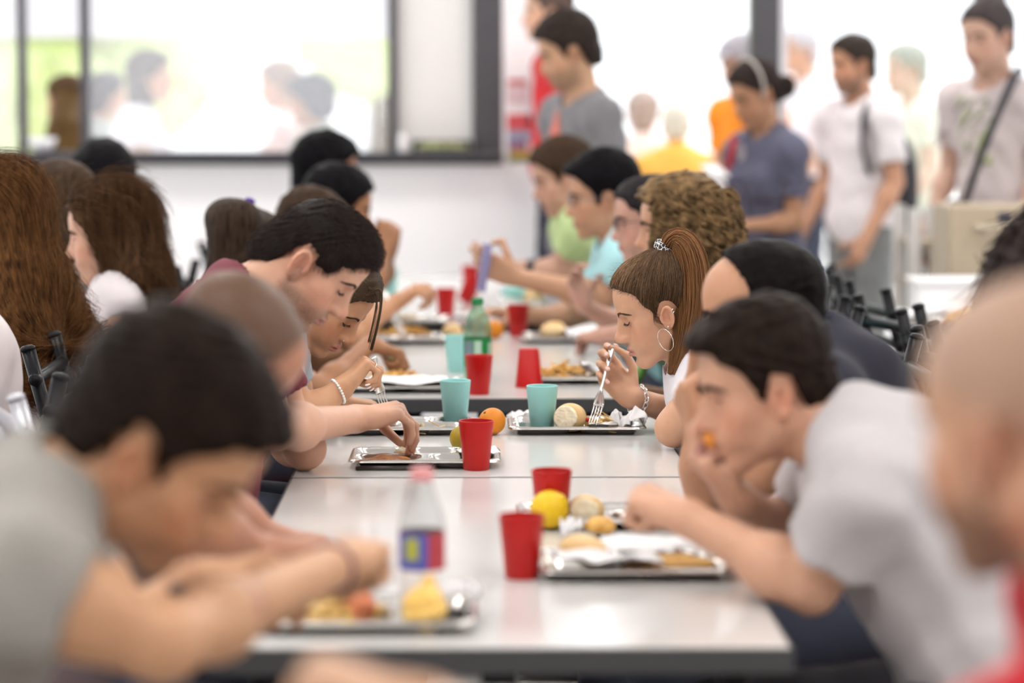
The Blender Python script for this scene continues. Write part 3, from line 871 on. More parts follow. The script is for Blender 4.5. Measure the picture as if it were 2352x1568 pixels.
# ---------------------------------------------------------------- fork
def fork_obj(p_tip, p_end, face, label, group='forks held by the diners'):
    """p_tip tine end, p_end handle end, face = direction the hollow side looks"""
    p_tip, p_end = np.asarray(p_tip, float), np.asarray(p_end, float)
    v = nrm(p_end - p_tip); fc = nrm(np.asarray(face, float) - v * (np.asarray(face, float) @ v)); w = np.cross(v, fc)
    L = float(np.linalg.norm(p_end - p_tip))
    t = thing('fork', p_tip, 0, label, 'fork', group)
    P = lambda a, b, c: p_tip + v * a + w * b + fc * c
    bend = lambda a: 0.010 * math.sin(min(1, a / 0.075) * math.pi) * -1
    M = MB()
    for i in range(4):
        b = (i - 1.5) * 0.0062
        M.tube([P(a, b * (0.9 + 0.1 * a / 0.05), bend(a)) for a in np.linspace(0, 0.050, 9)], [0.0007, 0.0012, 0.0014, 0.0015, 0.0016, 0.0017, 0.0018, 0.0019, 0.0021], 8, flat=0.6, up=fc)
    M.build('tines', M_FORK, t)
    aa = np.concatenate([np.linspace(0.044, 0.085, 9), np.linspace(0.095, max(L, 0.12), 9)])
    rr = [0.0118, 0.0122, 0.0118, 0.0108, 0.0092, 0.0072, 0.0052, 0.0040, 0.0035, 0.0034, 0.0036, 0.0040, 0.0046, 0.0054, 0.0062, 0.0070, 0.0074, 0.0060]
    fl = [0.16, 0.16, 0.17, 0.2, 0.24, 0.3, 0.42, 0.55, 0.6, 0.6, 0.55, 0.5, 0.42, 0.36, 0.3, 0.26, 0.25, 0.25]
    MB().tube([P(a, 0, bend(a)) for a in aa], rr, 14, flat=np.array(fl), up=fc).build('handle', M_FORK, t)
    return t

# ---------------------------------------------------------------- food
def blob(name, c, r, m, label, cat, amp=0.004, f=1.0, seed=0, R=I3, group=None, flatz=None, h=0.0035, extra=None, kind=None, parent=None):
    F = Fld(); F.el(c, r, R, 0.01)
    if extra: extra(F)
    F.disp(lambda P: clump(P, amp, f, seed).astype(F32))
    if flatz is not None: F.inter(lambda P: F32(flatz) - P[:, 2])
    v, q = polygonize(F, h); o = mesh_obj(name, v, q, m, parent)
    if label: tag(o, label, cat, group, kind)
    return o

def fruit(name, p, r, m, label, squash=0.94, tip=0.0, dimple=True, rot=(0, 0, 0), leaf=False, group=None):
    """citrus standing on the surface at p"""
    t = thing(name, (p[0], p[1], p[2]), 0, label, 'fruit', group)
    c = V(p[0], p[1], p[2] + r * squash)
    F = Fld(); R = rotx(rot[0]) @ roty(rot[1])
    F.el(c, (r, r, r * squash), R, 0.01)
    ax = R @ V(0, 0, 1)
    if tip: F.rc(c + ax * r * 0.7, c + ax * r * (1.0 + tip), r * 0.35, r * 0.12, r * 0.35); F.rc(c - ax * r * 0.7, c - ax * r * (1.0 + tip * .4), r * 0.35, r * 0.12, r * 0.35)
    if dimple: F.sp(c + ax * r * squash * 1.06, r * 0.12, r * 0.12, 's')
    v, q = polygonize(F, 0.0025); mesh_obj('peel', v, q, m, t)
    M = MB(); M.lathe([(0, -0.001), (r * 0.09, -0.001), (r * 0.08, r * 0.05), (0, r * 0.07)], c + ax * r * squash * (0.97 + tip * 1.05), 12, R)
    M.build('stem_button', mat('stem', srgb(96, 92, 48), 0.7), t)
    return t

M_ORANGE = mat('orange_peel', srgb(212, 124, 8), 0.42, color2=srgb(226, 146, 18), nscale=9, bump=0.25, bscale=420)
M_LEMON = mat('lemon_peel', srgb(232, 184, 8), 0.40, color2=srgb(240, 202, 30), nscale=12, bump=0.2, bscale=380)
M_GREENO = mat('green_peel', srgb(112, 112, 18), 0.45, color2=srgb(186, 150, 24), nscale=14, bump=0.25, bscale=420)

def strands_heap(name, c, r, n, thick, m, label, cat, L=0.06, seed=1, hz=0.022, straight=False, group=None, parent=None, zf=None):
    """heap of separate little strands (pasta, chips) as one uncountable mesh"""
    rg = np.random.default_rng(seed); M = MB()
    for i in range(n):
        a = rg.random() * 2 * math.pi; q = math.sqrt(rg.random())
        x, y = q * r[0] * math.cos(a), q * r[1] * math.sin(a)
        z = (1 - q * q) * hz * rg.random() + thick * 1.1
        dr = rg.random() * 2 * math.pi; ln = L * (0.6 + 0.6 * rg.random())
        s = np.linspace(-0.5, 0.5, 2 if straight else 7)
        cur = 0 if straight else rg.normal() * 1.6
        th = dr + cur * s; dx = np.cos(th); dy = np.sin(th)
        px = x + np.cumsum(dx) * ln / len(s) - dx.sum() * ln / len(s) / 2; py = y + np.cumsum(dy) * ln / len(s) - dy.sum() * ln / len(s) / 2
        if straight: px = x + s * ln * math.cos(dr); py = y + s * ln * math.sin(dr)
        tl = rg.normal() * 0.25
        pz = np.maximum(z + s * ln * tl, thick * 0.9)
        M.tube(np.stack([px, py, pz], 1) + c, thick * (0.85 + 0.3 * rg.random()), 4 if straight else 6)
    o = M.build(name, m, parent, smooth=not straight)
    if label: tag(o, label, cat, group, 'stuff')
    return o

def napkin(c, size, label, seed=0, crump=0.03, rz=0.0, group='paper napkins', flat=False, lift=0.0):
    n = 46; g = np.linspace(-0.5, 0.5, n); gx, gy = np.meshgrid(g, g, indexing='ij')
    rg = np.random.default_rng(seed); z = np.zeros_like(gx); dx = np.zeros_like(gx); dy = np.zeros_like(gx)
    for i in range(16):
        k = rg.normal(size=2) * (4.2 if not flat else 4); ph = rg.random() * 6.28; a = rg.normal() / (1 + 0.10 * np.linalg.norm(k))
        w = np.abs(np.sin((gx * k[0] + gy * k[1]) + ph)); z += a * (w - 0.6); dx += rg.normal() * 0.05 * w; dy += rg.normal() * 0.05 * w
    z = (z - z.min()) / (z.max() - z.min()) * crump
    r = np.sqrt(gx ** 2 + gy ** 2); sh = 1 if flat else 0.85
    ca, sa = math.cos(rz), math.sin(rz); X = (gx * sh + dx * (not flat)) * size[0]; Y = (gy * sh + dy * (not flat)) * size[1]
    P = np.stack([X * ca - Y * sa, X * sa + Y * ca, z + 0.0015 + lift], -1).reshape(-1, 3) + np.asarray(c)
    i, j = np.meshgrid(np.arange(n - 1), np.arange(n - 1), indexing='ij'); a = (i * n + j).ravel()
    q = np.stack([a, a + n, a + n + 1, a + 1], 1)
    o = mesh_obj('paper_napkin', P, q, M_PAPER, smooth=True)
    md = o.modifiers.new('thickness', 'SOLIDIFY'); md.thickness = 0.0008
    return tag(o, label, 'napkin', group)

# ---------------------------------------------------------------- chair (tubular frame, round back bars)
def chair_tpl(m, top=0.95):
    t = thing('dining_chair')
    for sg in (-1, 1):                                     # faces +X, back at -X
        y = sg * 0.185; M = MB()
        pts = [(-0.255, y, 0.0), (-0.215, y, 0.30), (-0.205, y, 0.46), (-0.225, y, 0.62), (-0.262, y, 0.80), (-0.300, y, top - 0.004)]
        M.tube(pts, 0.0150, 14); M.build('rear_upright', m, t)
        c = V(-0.3005, y, top - 0.006); MB().lathe([(0, 0), (0.0160, 0), (0.0165, 0.006), (0.0105, 0.011), (0, 0.012)], c, 16, roty(-0.2)).build('end_cap', m, t)
        MB().tube([(0.205, y, 0.0), (0.190, y, 0.44)], 0.0135, 14).build('front_leg', m, t)
    for z, x in ((0.885, -0.284), (0.80, -0.262), (0.715, -0.244), (0.63, -0.227)):
        MB().tube([(x, -0.215, z), (x, -0.205, z), (x, 0.205, z), (x, 0.215, z)], [0.0110, 0.0140, 0.0140, 0.0110], 14).build('back_bar', m, t)
    for sg in (-1, 1): MB().tube([(-0.21, sg * 0.185, 0.425), (0.19, sg * 0.185, 0.425)], 0.011, 10).build('seat_rail', m, t)
    MB().box((-0.005, 0, 0.448), (0.42, 0.40, 0.022), bev=0.009).build('seat', M_SEAT, t)
    return t
def put_chair(x, y, rz, label, m='black', group='black metal dining chairs'):
    k = 'chair_' + m
    if k not in _tpl: o = _tpl[k] = chair_tpl(M_BLACK if m == 'black' else M_GREYM)
    else: o = copy_tree(_tpl[k])
    place(o, (x, y, 0), rz); tag(o, label, 'chair', group); return o

# ---------------------------------------------------------------- table
def table(x0, x1, y0, y1, label, group='long canteen tables', z=0.74, th=0.030):
    t = thing('canteen_table', ((x0 + x1) / 2, (y0 + y1) / 2, 0), 0, label, 'table', group)
    cx, cy = (x0 + x1) / 2, (y0 + y1) / 2
    MB().box((cx, cy, z - 0.003), (x1 - x0 - 0.010, y1 - y0 - 0.010, 0.006), bev=0.0008).build('tabletop', M_TABLE, t, smooth=False)
    MB().box((cx, cy, z - 0.0015 - (th + 0.004) / 2), (x1 - x0, y1 - y0, th + 0.004), bev=0.002).build('edge_band', M_TEDGE, t, smooth=False)
    for sx in (-1, 1):
        for sy in (-1, 1):
            MB().box((cx + sx * ((x1 - x0) / 2 - 0.07), cy + sy * ((y1 - y0) / 2 - 0.10), (z - th) / 2 - 0.003), (0.04, 0.04, z - th - 0.006), bev=0.006).build('leg', M_BLACK, t, smooth=False)
    MB().box((cx, cy, z - th - 0.03), (0.05, y1 - y0 - 0.3, 0.04)).build('crossbar', M_BLACK, t, smooth=False)
    return t

# ---------------------------------------------------------------- bottles
def bottle(p, h, r, capm, label, bodym, water=None, lab=None, name='plastic_bottle'):
    t = thing(name, p, 0, label, 'bottle')
    s = h / 0.215
    prof = [(0, 0.002), (r * 0.70, 0.0), (r * 0.94, 0.006), (r, 0.016), (r, 0.045 * s), (r * 0.965, 0.050 * s), (r, 0.055 * s), (r * 0.985, 0.118 * s), (r, 0.125 * s), (r * 0.99, 0.140 * s), (r * 0.90, 0.155 * s),
            (r * 0.62, 0.178 * s), (0.0145, 0.192 * s), (0.0130, 0.196 * s), (0.0130, 0.203 * s)]
    inn = [(max(0, a - 0.0006), b + 0.0008) for a, b in prof][::-1]
    MB().lathe(prof + [(0.0122, 0.203 * s)] + inn[1:], p, 40).build('shell', bodym, t)
    if water:
        lv = water[1]
        wp = [(max(0, a - 0.0014), b + 0.0016) for a, b in prof if b < lv * h]; wp += [(wp[-1][0], lv * h), (0, lv * h)]
        MB().lathe(wp, p, 40).build('drink', water[0], t)
    MB().lathe([(0, 0.199 * s), (0.0152, 0.199 * s), (0.0155, 0.202 * s), (0.0150, 0.2145 * s), (0.0138, 0.216 * s), (0, 0.216 * s)], p, 28).build('cap', capm, t, auto=40)
    if lab:
        z0, z1, m = lab
        rr = r + 0.0008
        MB().lathe([(rr - 0.0004, z0 * h), (rr, z0 * h), (rr, z1 * h), (rr - 0.0004, z1 * h), (rr - 0.0004, z0 * h)], p, 48, cap=False).build('label', m, t, auto=40)
    return t

M_HAIR = mat('hair_fibre', rough=0.50, attr=True, spec=0.12)
# ---------------------------------------------------------------- the room
YW = 12.6                      # back wall plane (room side)
def wx(px, Y=YW): return at(px, 600, Y)[0]
def wz(py, Y=YW): return at(1176, py, Y)[2]
M_WALL = mat('white_wall', (0.93, 0.92, 0.945), 0.6, noise=0.01, nscale=2)
M_FRAME = mat('dark_frame', srgb(74, 73, 78), 0.45)
M_FLOOR = mat('floor_tile', (0.52, 0.50, 0.47), 0.3, noise=0.08, nscale=4)
M_CEIL = mat('ceiling_paint', (0.8, 0.8, 0.8), 0.8)
def struct(name, M, m, smooth=False): return tag(M.build(name, m, None, smooth=smooth), kind='structure')
XL, XR, YB = -5.5, 6.0, -2.5
struct('floor', MB().box((0.25, 8.5, -0.05), (14.5, 26, 0.1)), M_FLOOR)
struct('ceiling', MB().box(((XL + XR) / 2, (YB + YW) / 2, 3.35), (XR - XL + 0.4, YW - YB + 0.6, 0.1)), M_CEIL)
sill = wz(378); sill_t = wz(348)
xe = wx(1243)
struct('wall_back', MB().box(((XL + xe) / 2, YW + 0.10, sill / 2), (xe - XL, 0.20, sill)).box(((XL + XR) / 2, YW + 0.1, 3.0), (XR - XL, 0.2, 0.6)), M_WALL)
struct('wall_pillar', MB().box(((wx(1155) + xe) / 2, YW + 0.1, (sill + 2.7) / 2), (xe - wx(1155), 0.19, 2.7 - sill)), M_WALL)
# side and rear walls: low parapet and pillars, glazed and open above (daylight comes in through them)
for nm, x in (('wall_left', XL), ('wall_right', XR)):
    M = MB().box((x, (YB + YW) / 2, 0.45), (0.15, YW - YB, 0.9)).box((x, (YB + YW) / 2, 3.0), (0.15, YW - YB, 0.6))
    for y in np.arange(YB + 0.1, YW, 3.0): M.box((x, y, 1.8), (0.15, 0.2, 1.8))
    struct(nm, M, M_WALL)
struct('wall_rear', MB().box(((XL + XR) / 2, YB, 1.65), (XR - XL, 0.15, 3.3)), M_WALL)

# windows of the back wall
def frame(n, x0, x1, b0, b1, name='window_%d', top=2.7, d=0.09):
    """x0..x1 outer, b0/b1 widths of the left and right stiles"""
    t = thing(name % n, ((x0 + x1) / 2, YW + 0.05, sill), 0); t['kind'] = 'structure'
    M = MB().box(((x0 + x1) / 2, YW + 0.05, (sill + sill_t) / 2), (x1 - x0, d, sill_t - sill)).box(((x0 + x1) / 2, YW + 0.05, top - 0.03), (x1 - x0, d, 0.06))
    M.box((x0 + b0 / 2, YW + 0.05, (sill + top) / 2), (b0, d * 1.02, top - sill)).box((x1 - b1 / 2, YW + 0.05, (sill + top) / 2), (b1, d * 1.02, top - sill))
    M.build('window_frame', M_FRAME, t, smooth=False)
    return t
pane_m = bpy.data.materials.new('hazy_glass'); pane_m.use_nodes = True
_n = pane_m.node_tree; _n.nodes.clear(); _L = _n.links.new
_o = _n.nodes.new('ShaderNodeOutputMaterial'); _t = _n.nodes.new('ShaderNodeBsdfTransparent'); _g = _n.nodes.new('ShaderNodeBsdfGlossy'); _tl = _n.nodes.new('ShaderNodeBsdfTranslucent')
_g.inputs['Roughness'].default_value = 0.02; _tl.inputs['Color'].default_value = (0.9, 0.9, 0.93, 1)
_m1 = _n.nodes.new('ShaderNodeMixShader'); _m1.inputs[0].default_value = 0.14; _m2 = _n.nodes.new('ShaderNodeMixShader'); _m2.inputs[0].default_value = 0.06  # translucent share puts the haze of reflections into the glass itself
_L(_t.outputs[0], _m1.inputs[1]); _L(_tl.outputs[0], _m1.inputs[2]); _L(_m1.outputs[0], _m2.inputs[1]); _L(_g.outputs[0], _m2.inputs[2]); _L(_m2.outputs[0], _o.inputs[0])
def pane(t, x0, x1, z0, z1):
    MB().box(((x0 + x1) / 2, YW + 0.05, (z0 + z1) / 2), (x1 - x0, 0.006, z1 - z0)).build('pane', pane_m, t, smooth=False)
w1 = frame(1, wx(-330), wx(62), 0.03, wx(62) - wx(46)); pane(w1, wx(-330) + 0.03, wx(46), sill_t, 2.64)
w2 = frame(2, wx(62), wx(208), 0.002, wx(208) - wx(188))
w3 = frame(3, wx(208), wx(912), 0.002, wx(912) - wx(893)); pane(w3, wx(208) + 0.002, wx(893), sill_t, 2.64)
w4 = frame(4, wx(912), wx(1155), 0.002, wx(1155) - wx(1086))
MB().box(((wx(912) + wx(1086)) / 2, YW + 0.075, (sill_t + 2.64) / 2), (wx(1086) - wx(912), 0.02, 2.64 - sill_t)).build('blank_panel', mat('panel_white', (0.78, 0.77, 0.76), 0.5), w4, smooth=False)
# mullions of the glazed front on the right
for k, (a, b) in enumerate(((1245, 1277), (1720, 1788), (2236, 2305))):
    struct('trim_%d' % (k + 1), MB().box(((wx(a) + wx(b)) / 2, YW + 0.06, 1.35), (wx(b) - wx(a), 0.12, 2.7)), M_FRAME)
struct('trim_4', MB().box((wx(1797), YW + 0.06, 1.35), (wx(1806) - wx(1789), 0.09, 2.7)), mat('alu', (0.75, 0.74, 0.78), 0.4, 0.3))

# things on the window sill and on the pillar
z0 = sill_t
def sillp(px, d=-0.03): return V(wx(px), YW + d, sill_t)
t = thing('display_tray', (wx(1013), YW - 0.0, sill_t), 0, 'dark framed tray of green leaves leaning at the right end of the window sill', 'tray')
a, b = wx(948), wx(1084); zt = wz(322)
struct('trim_5', MB().box(((wx(-330) + wx(1155)) / 2, YW - 0.055, sill_t - 0.012), (wx(1155) - wx(-330), 0.13, 0.024)), M_FRAME)
MB().box(((a + b) / 2, YW - 0.03, sill_t + 0.008), (b - a, 0.085, 0.014)).box(((a + b) / 2, YW + 0.0, (sill_t + zt) / 2), (b - a, 0.012, zt - sill_t)).box((a + .006, YW - 0.03, (sill_t + zt) / 2), (0.012, 0.08, zt - sill_t)).box((b - .006, YW - 0.03, (sill_t + zt) / 2), (0.012, 0.08, zt - sill_t)).build('case', mat('case_dark', (0.05, 0.06, 0.05), 0.4), t, smooth=False)
F = Fld(); F.el(((a + b) / 2, YW - 0.035, sill_t + 0.02), ((b - a) * 0.43, 0.032, 0.022)); F.disp(lambda P: clump(P, 0.008).astype(F32))
v, q = polygonize(F, 0.006); mesh_obj('leaves', v, q, mat('leaf_dull', srgb(120, 130, 70), 0.7, color2=srgb(190, 190, 150), nscale=40), t)
t = thing('soap_bottle', (wx(926), YW - 0.05, sill_t), 0, 'slim white bottle beside the dark framed tray on the sill', 'bottle')
MB().lathe([(0, 0), (0.017, 0), (0.018, 0.004), (0.018, 0.06), (0.008, 0.075), (0, 0.075)], (wx(926), YW - 0.06, sill_t), 20).build('body', M_PAPER, t)
MB().lathe([(0, 0.07), (0.007, 0.072), (0.007, 0.095), (0, 0.096)], (wx(926), YW - 0.06, sill_t), 14).build('nozzle', M_PAPER, t)
t = thing('white_bowl', (wx(106), YW - 0.06, sill_t), 0, 'small shiny white bowl on the window sill near the open window', 'bowl')
MB().lathe([(0, 0), (0.03, 0), (0.055, 0.03), (0.062, 0.062), (0.060, 0.062), (0.052, 0.032), (0.028, 0.006), (0, 0.006)], (wx(106), YW - 0.058, sill_t), 32).build('bowl', mat('porcelain', (0.8, 0.8, 0.84), 0.15), t)
# stickers on the pillar
stick = [(1163, 1212, 182, 238, (222, 200, 205), 'pale sticker with a red top edge, topmost on the white pillar', 'red'), (1164, 1222, 262, 300, (212, 90, 96), 'red sticker on the white pillar under a white one', None),
         (1166, 1225, 300, 322, (150, 165, 190), 'grey blue sticker in the middle of the white pillar', None), (1166, 1210, 322, 345, (150, 110, 140), 'mauve sticker low on the white pillar', None),
         (1168, 1222, 346, 372, (126, 140, 96), 'green and yellow sticker lowest on the white pillar', 'yel'), (1214, 1240, 225, 290, (232, 226, 232), 'white sheet curling off the right edge of the pillar', None)]
for k, (a, b, c, d, colr, lb, ex) in enumerate(stick):
    o = thing('sticker', (wx((a + b) / 2), YW - 0.002, wz(d)), 0, lb, 'sticker', 'stickers on the white pillar')
    MB().box(((wx(a) + wx(b)) / 2, YW - 0.001, (wz(c) + wz(d)) / 2), (wx(b) - wx(a), 0.004, wz(c) - wz(d))).build('sheet', mat('stick%d' % k, srgb(*colr), 0.6), o, smooth=False)
    if ex: MB().box(((wx(a) + wx(b)) / 2, YW - 0.0035, wz(c) - 0.012), ((wx(b) - wx(a)) * 0.8, 0.003, 0.022)).build('printed_band', mat('band' + ex, srgb(*((200, 80, 84) if ex == 'red' else (215, 170, 60))), 0.6), o, smooth=False)

# light panels added on the unseen ceiling to brighten the room
fill_m = mat('fill_diffuser', (1, 0.97, 0.93), 0.5, emis=7.0)
k = 0
for y in (0.5, 3.2, 5.9, 8.6, 11.2):
    for x in (-3.2, -1.1, 1.2, 3.4):
        t = thing('added_light_panel', (x, y, 3.3), 0, 'added white light panel on the unseen ceiling', 'ceiling light', 'added ceiling light panels')
        MB().box((x, y, 3.285), (1.26, 0.66, 0.03)).build('frame', mat('fill_frame', (0.8, 0.8, 0.8), 0.4), t, smooth=False)
        MB().box((x, y, 3.265), (1.18, 0.58, 0.012)).build('diffuser', fill_m, t, smooth=False)

# ---------------------------------------------------------------- outside
struct('trim_6', MB().box(((wx(-330) + wx(900)) / 2, 14.2, 2.02), (wx(900) - wx(-330) + 0.4, 0.25, 0.48)), mat('pale_panel', (0.78, 0.77, 0.80), 0.8))  # pale solid panel outside, across the tops of the left windows
gm = mat('paving', (0.80, 0.79, 0.77), 0.8, noise=0.06, nscale=1.5)
struct('ground', MB().box((0, 33, -0.045), (60, 40, 0.08)), gm)
leafm = mat('leaves_sunny', srgb(186, 200, 130), 0.7, color2=srgb(222, 230, 180), nscale=9, bump=0.4)
trk = mat('bark', srgb(110, 96, 80), 0.85)
def tree(px, Y, zc, r, hseed, label):
    p = at(px, 200, Y); t = thing('tree', (p[0], p[1], 0), 0, label, 'tree', 'trees outside the windows')
    F = Fld(); rg = np.random.default_rng(hseed)
    for k in range(16):
        q = rg.normal(size=3); q /= np.linalg.norm(q); rr = r * (0.25 + 0.25 * rg.random())
        F.el(V(p[0], p[1], zc) + q * r * np.array([0.75, 0.75, 0.85]) * (0.5 + 0.5 * rg.random()), (rr, rr, rr * 0.8), I3, 0.05)
    F.disp(lambda P: clump(P, 0.10, 0.16, hseed).astype(F32))
    v, q = polygonize(F, 0.09); mesh_obj('crown', v, q, leafm, t)
    MB().tube([(p[0], p[1], 0), (p[0] + 0.05, p[1], zc * 0.5), (p[0], p[1], zc)], [0.16, 0.12, 0.07], 12).build('trunk', trk, t)
tree(120, 24, 2.2, 1.7, 1, 'pale green tree seen through the open window at the left')
tree(-120, 18, 2.8, 1.5, 2, 'pale green tree behind the leftmost window pane')
tree(262, 30, 2.2, 1.3, 3, 'faint green tree behind the queue in the big window')
tree(860, 30, 2.4, 1.1, 4, 'faint green tree at the right end of the big window')
# ---------------------------------------------------------------- tables
TX0, TX1 = -0.352, 0.420
ya, yb, yc = on(1100, 1488)[1], on(1100, 1096)[1], on(1100, 958)[1]
yd, ye = on(1100, 914)[1], on(1100, 762)[1]
yf, yg = on(1100, 744)[1], 11.9
table(TX0, TX1, ya, yb - 0.002, 'nearest grey topped canteen table in the middle of the photo')
table(TX0, TX1, yb + 0.010, yc, 'second canteen table, with the aqua cups and orange on it')
table(TX0, TX1, yd, ye, 'third canteen table, under the green bottle')
table(TX0, TX1, yf, yg, 'farthest canteen table of the middle row, ending at the white wall')
table(1.52, 2.30, 5.9, 7.9, 'canteen table on the right behind the black chairs')
table(1.52, 2.30, 7.92, 9.92, 'canteen table on the right in front of the beige cabinet')
table(-2.2, -1.42, 4.6, 9.4, 'canteen table at the left in front of the long haired diners')

def onz(px, py, z=0.74): return on(px, py, z)
ZT = 0.74
# trays -------------------------------------------------------------------------
TR = {}
def T(key, pxc, y_front, label, rz=0.0):
    f = on(pxc, y_front); c = on(pxc, y_front); TR[key] = (c[0], c[1] + 0.115); put_tray(c[0], c[1] + 0.115, label, rz)
T('R3', 1327, 1001, 'steel tray in front of the girl with the ponytail')
T('L3', 975, 1079, 'steel tray of the man in the maroon shirt')
T('L4', 925, 1002, 'steel tray holding an aqua cup, in front of the girl with the pearl bracelet')
T('L5', 925, 904, 'steel tray with crumpled paper on the near left of the third table')
T('R4', 1330, 884, 'steel tray beside the upturned red cup')
T('L6', 925, 792, 'steel tray with pasta on the far left of the third table')
T('R6', 1310, 790, 'steel tray with bread and paper on the far right of the third table')
T('R1', 1462, 1338, 'steel tray of the boy in the light grey shirt')
T('R2', 1395, 1220, 'steel tray with a lemon, in front of the man in dark blue')
T('L1', 838, 1462, 'nearest steel tray, under the fries at the front left')
T('L7', 930, 748, 'steel tray at the left of the farthest table')
T('R7', 1260, 748, 'steel tray at the right of the farthest table')
def trp(k, dx, dy, dz=0.0035): return V(TR[k][0] + dx, TR[k][1] + dy * 0.62, ZT + dz)

# cups --------------------------------------------------------------------------
CG = 'red plastic cups'; CT = 'aqua plastic cups'
put_cup(on(1198, 1327), 'red', 'nearest red cup, standing alone on the front table', group=CG)
put_cup(on(1267, 1208), 'red', 'red cup standing behind the yellow lemon', group=CG)
put_cup(on(1094, 1078), 'red', 'red cup in front of the orange, on the second table', group=CG)
put_cup(on(1100, 905), 'red', 'red cup in front of the green bottle', group=CG)
p = on(1215, 888); put_cup(p, 'red', 'upside down red cup on the third table', rot=(math.pi, 0, 0), dz=0.097, group=CG)
put_cup(on(1190, 772), 'red', 'red cup right of the green bottle, on the far part of the table', group=CG)
put_cup(on(1024, 728), 'red', 'red cup left of the green bottle cap, on the farthest table', group=CG)
p = on(1066, 700); put_cup(p, 'red', 'tipped red cup under the two stacked ones behind the phone', rot=(0.0, 0.42, 0), group=CG, dz=0.012)
p = on(1081, 668); put_cup(p, 'red', 'red cup standing at the far end behind the phone', group=CG)
put_cup(V(*on(1046, 972, ZT + 0.004)), 'teal', 'aqua cup in the tray on the left of the second table', group=CT)
put_cup(V(*on(1245, 986, ZT + 0.004)), 'teal', 'aqua cup beside the broken bread roll', group=CT)
put_cup(on(1050, 853), 'teal', 'aqua cup left of the green bottle', group=CT)
put_cup(on(895, 676), 'teal', 'aqua cup at the far left end of the farthest table', group=CT)
p = on(1158, 700); put_cup(p, 'teal', 'aqua cup lying on its side behind the phone', rot=(math.pi / 2 - 0.09, 0, 2.2), group=CT, dz=0.0345)

# fruit -------------------------------------------------------------------------
fruit('orange', on(1130, 998), 0.0305, M_ORANGE, 'bright orange between the two aqua cups', rot=(0.5, -0.6, 0))
fruit('orange', on(1062, 1036), 0.0275, M_GREENO, 'greenish orange half hidden behind the red cup', rot=(0.2, 1.0, 0))
fruit('orange', trp('L5', 0.0, 0.06) if False else on(910, 862, ZT + 0.004), 0.0285, M_GREENO, 'yellow green orange on the third table beside chips', rot=(0.3, 0.2, 0))
fruit('lemon', on(1262, 1212, ZT + 0.003), 0.0325, M_LEMON, 'yellow lemon in front of a red cup', squash=0.97, tip=0.05, rot=(0.2, 0.9, 0))
fruit('orange', on(1135, 777), 0.030, M_ORANGE, 'orange fruit hidden behind the green bottle', rot=(0.3, 0.2, 0))

# bread -------------------------------------------------------------------------
def bread(p, r, label, cut=True, rz=0.0, group=None):
    t = thing('bread_roll', p, 0, label, 'bread', group)
    c = V(p[0], p[1], p[2] + r[2] * 0.92); R = rotz(rz)
    F = Fld(); F.el(c, r, R, 0.01); F.disp(lambda P: clump(P, 0.0020, 0.45).astype(F32)); F.inter(lambda P: F32(p[2] + 0.0005) - P[:, 2], 0.006)
    if cut:
        n = nrm(R @ V(-0.55, -0.80, 0.10)); o = c + n * r[0] * 0.52
        F.inter(lambda P: (P - o.astype(F32)) @ n.astype(F32), 0.006)
    v, q = polygonize(F, 0.0022); mesh_obj('crust', v, q, M_BREAD, t)
    if cut:
        F2 = Fld(); F2.el(o - n * 0.002, (r[0] * 0.80, r[1] * 0.78, r[2] * 0.80), R, 0.01)
        F2.inter(lambda P: np.abs((P - o.astype(F32)) @ n.astype(F32)) - F32(0.0035), 0.003); F2.disp(lambda P: clump(P, 0.0007, 1.7).astype(F32))
        v, q = polygonize(F2, 0.0018); mesh_obj('crumb', v, q, M_CRUMB, t)
    return t
bread(on(1308, 991, ZT + 0.003), (0.036, 0.034, 0.033), 'broken bread roll with its white crumb showing, beside an aqua cup', True, 0.1)
bread(on(1338, 1296, ZT + 0.004), (0.038, 0.05, 0.024), 'bread roll on the tray of the boy in light grey', False, 0.3)
bread(on(1040, 782, ZT + 0.003), (0.030, 0.040, 0.028), 'bread roll left of the green bottle on a far tray', False)
bread(on(1272, 782, ZT + 0.003), (0.042, 0.05, 0.030), 'bread roll on the far right tray, right of a red cup', False)
bread(on(1345, 1204, ZT + 0.003), (0.030, 0.035, 0.026), 'torn piece of bread right of the lemon', True, 0.4)
bread(on(1225, 703, ZT + 0.003), (0.035, 0.04, 0.035), 'bread piece on the farthest table under the outstretched arm', False)

# pasta / sauce / fried food ------------------------------------------------------
strands_heap('pasta', trp('R3', 0.062, -0.075), (0.048, 0.036), 90, 0.0016, M_PASTA, 'pasta heaped in the tray of the girl with the ponytail', 'pasta', seed=3, hz=0.036)
blob('tomato_piece', trp('R3', 0.022, -0.105, 0.030), (0.007, 0.006, 0.005), mat('tomato', srgb(200, 40, 25), 0.3), 'red tomato piece on the pasta under the fork', 'tomato', amp=0.001, h=0.0015)
blob('stew', trp('L3', -0.072, -0.085, 0.003), (0.056, 0.042, 0.019), M_SAUCE, 'brown stew left in the tray of the man in maroon', 'stew', amp=0.003, kind='stuff', flatz=None)
strands_heap('pasta', trp('L4', 0.04, -0.07), (0.045, 0.05), 26, 0.0015, M_PASTA, 'few strands of pasta in the tray with the aqua cup', 'pasta', seed=5, hz=0.012)
strands_heap('chips', on(905, 872, ZT + 0.006), (0.055, 0.04), 46, 0.0036, M_FRIED, 'chips beside the yellow green orange on the third table', 'chips', seed=6, hz=0.016, straight=True)
strands_heap('chips', on(1300, 866, ZT + 0.006), (0.085, 0.05), 80, 0.0040, M_FRIED, 'chips on the tray beside the upturned red cup', 'chips', seed=7, hz=0.026, straight=True)
strands_heap('pasta', on(925, 776, ZT + 0.006), (0.09, 0.055), 120, 0.0022, M_FRIED, 'pasta on the far left tray under the fork', 'pasta', seed=8, hz=0.036)
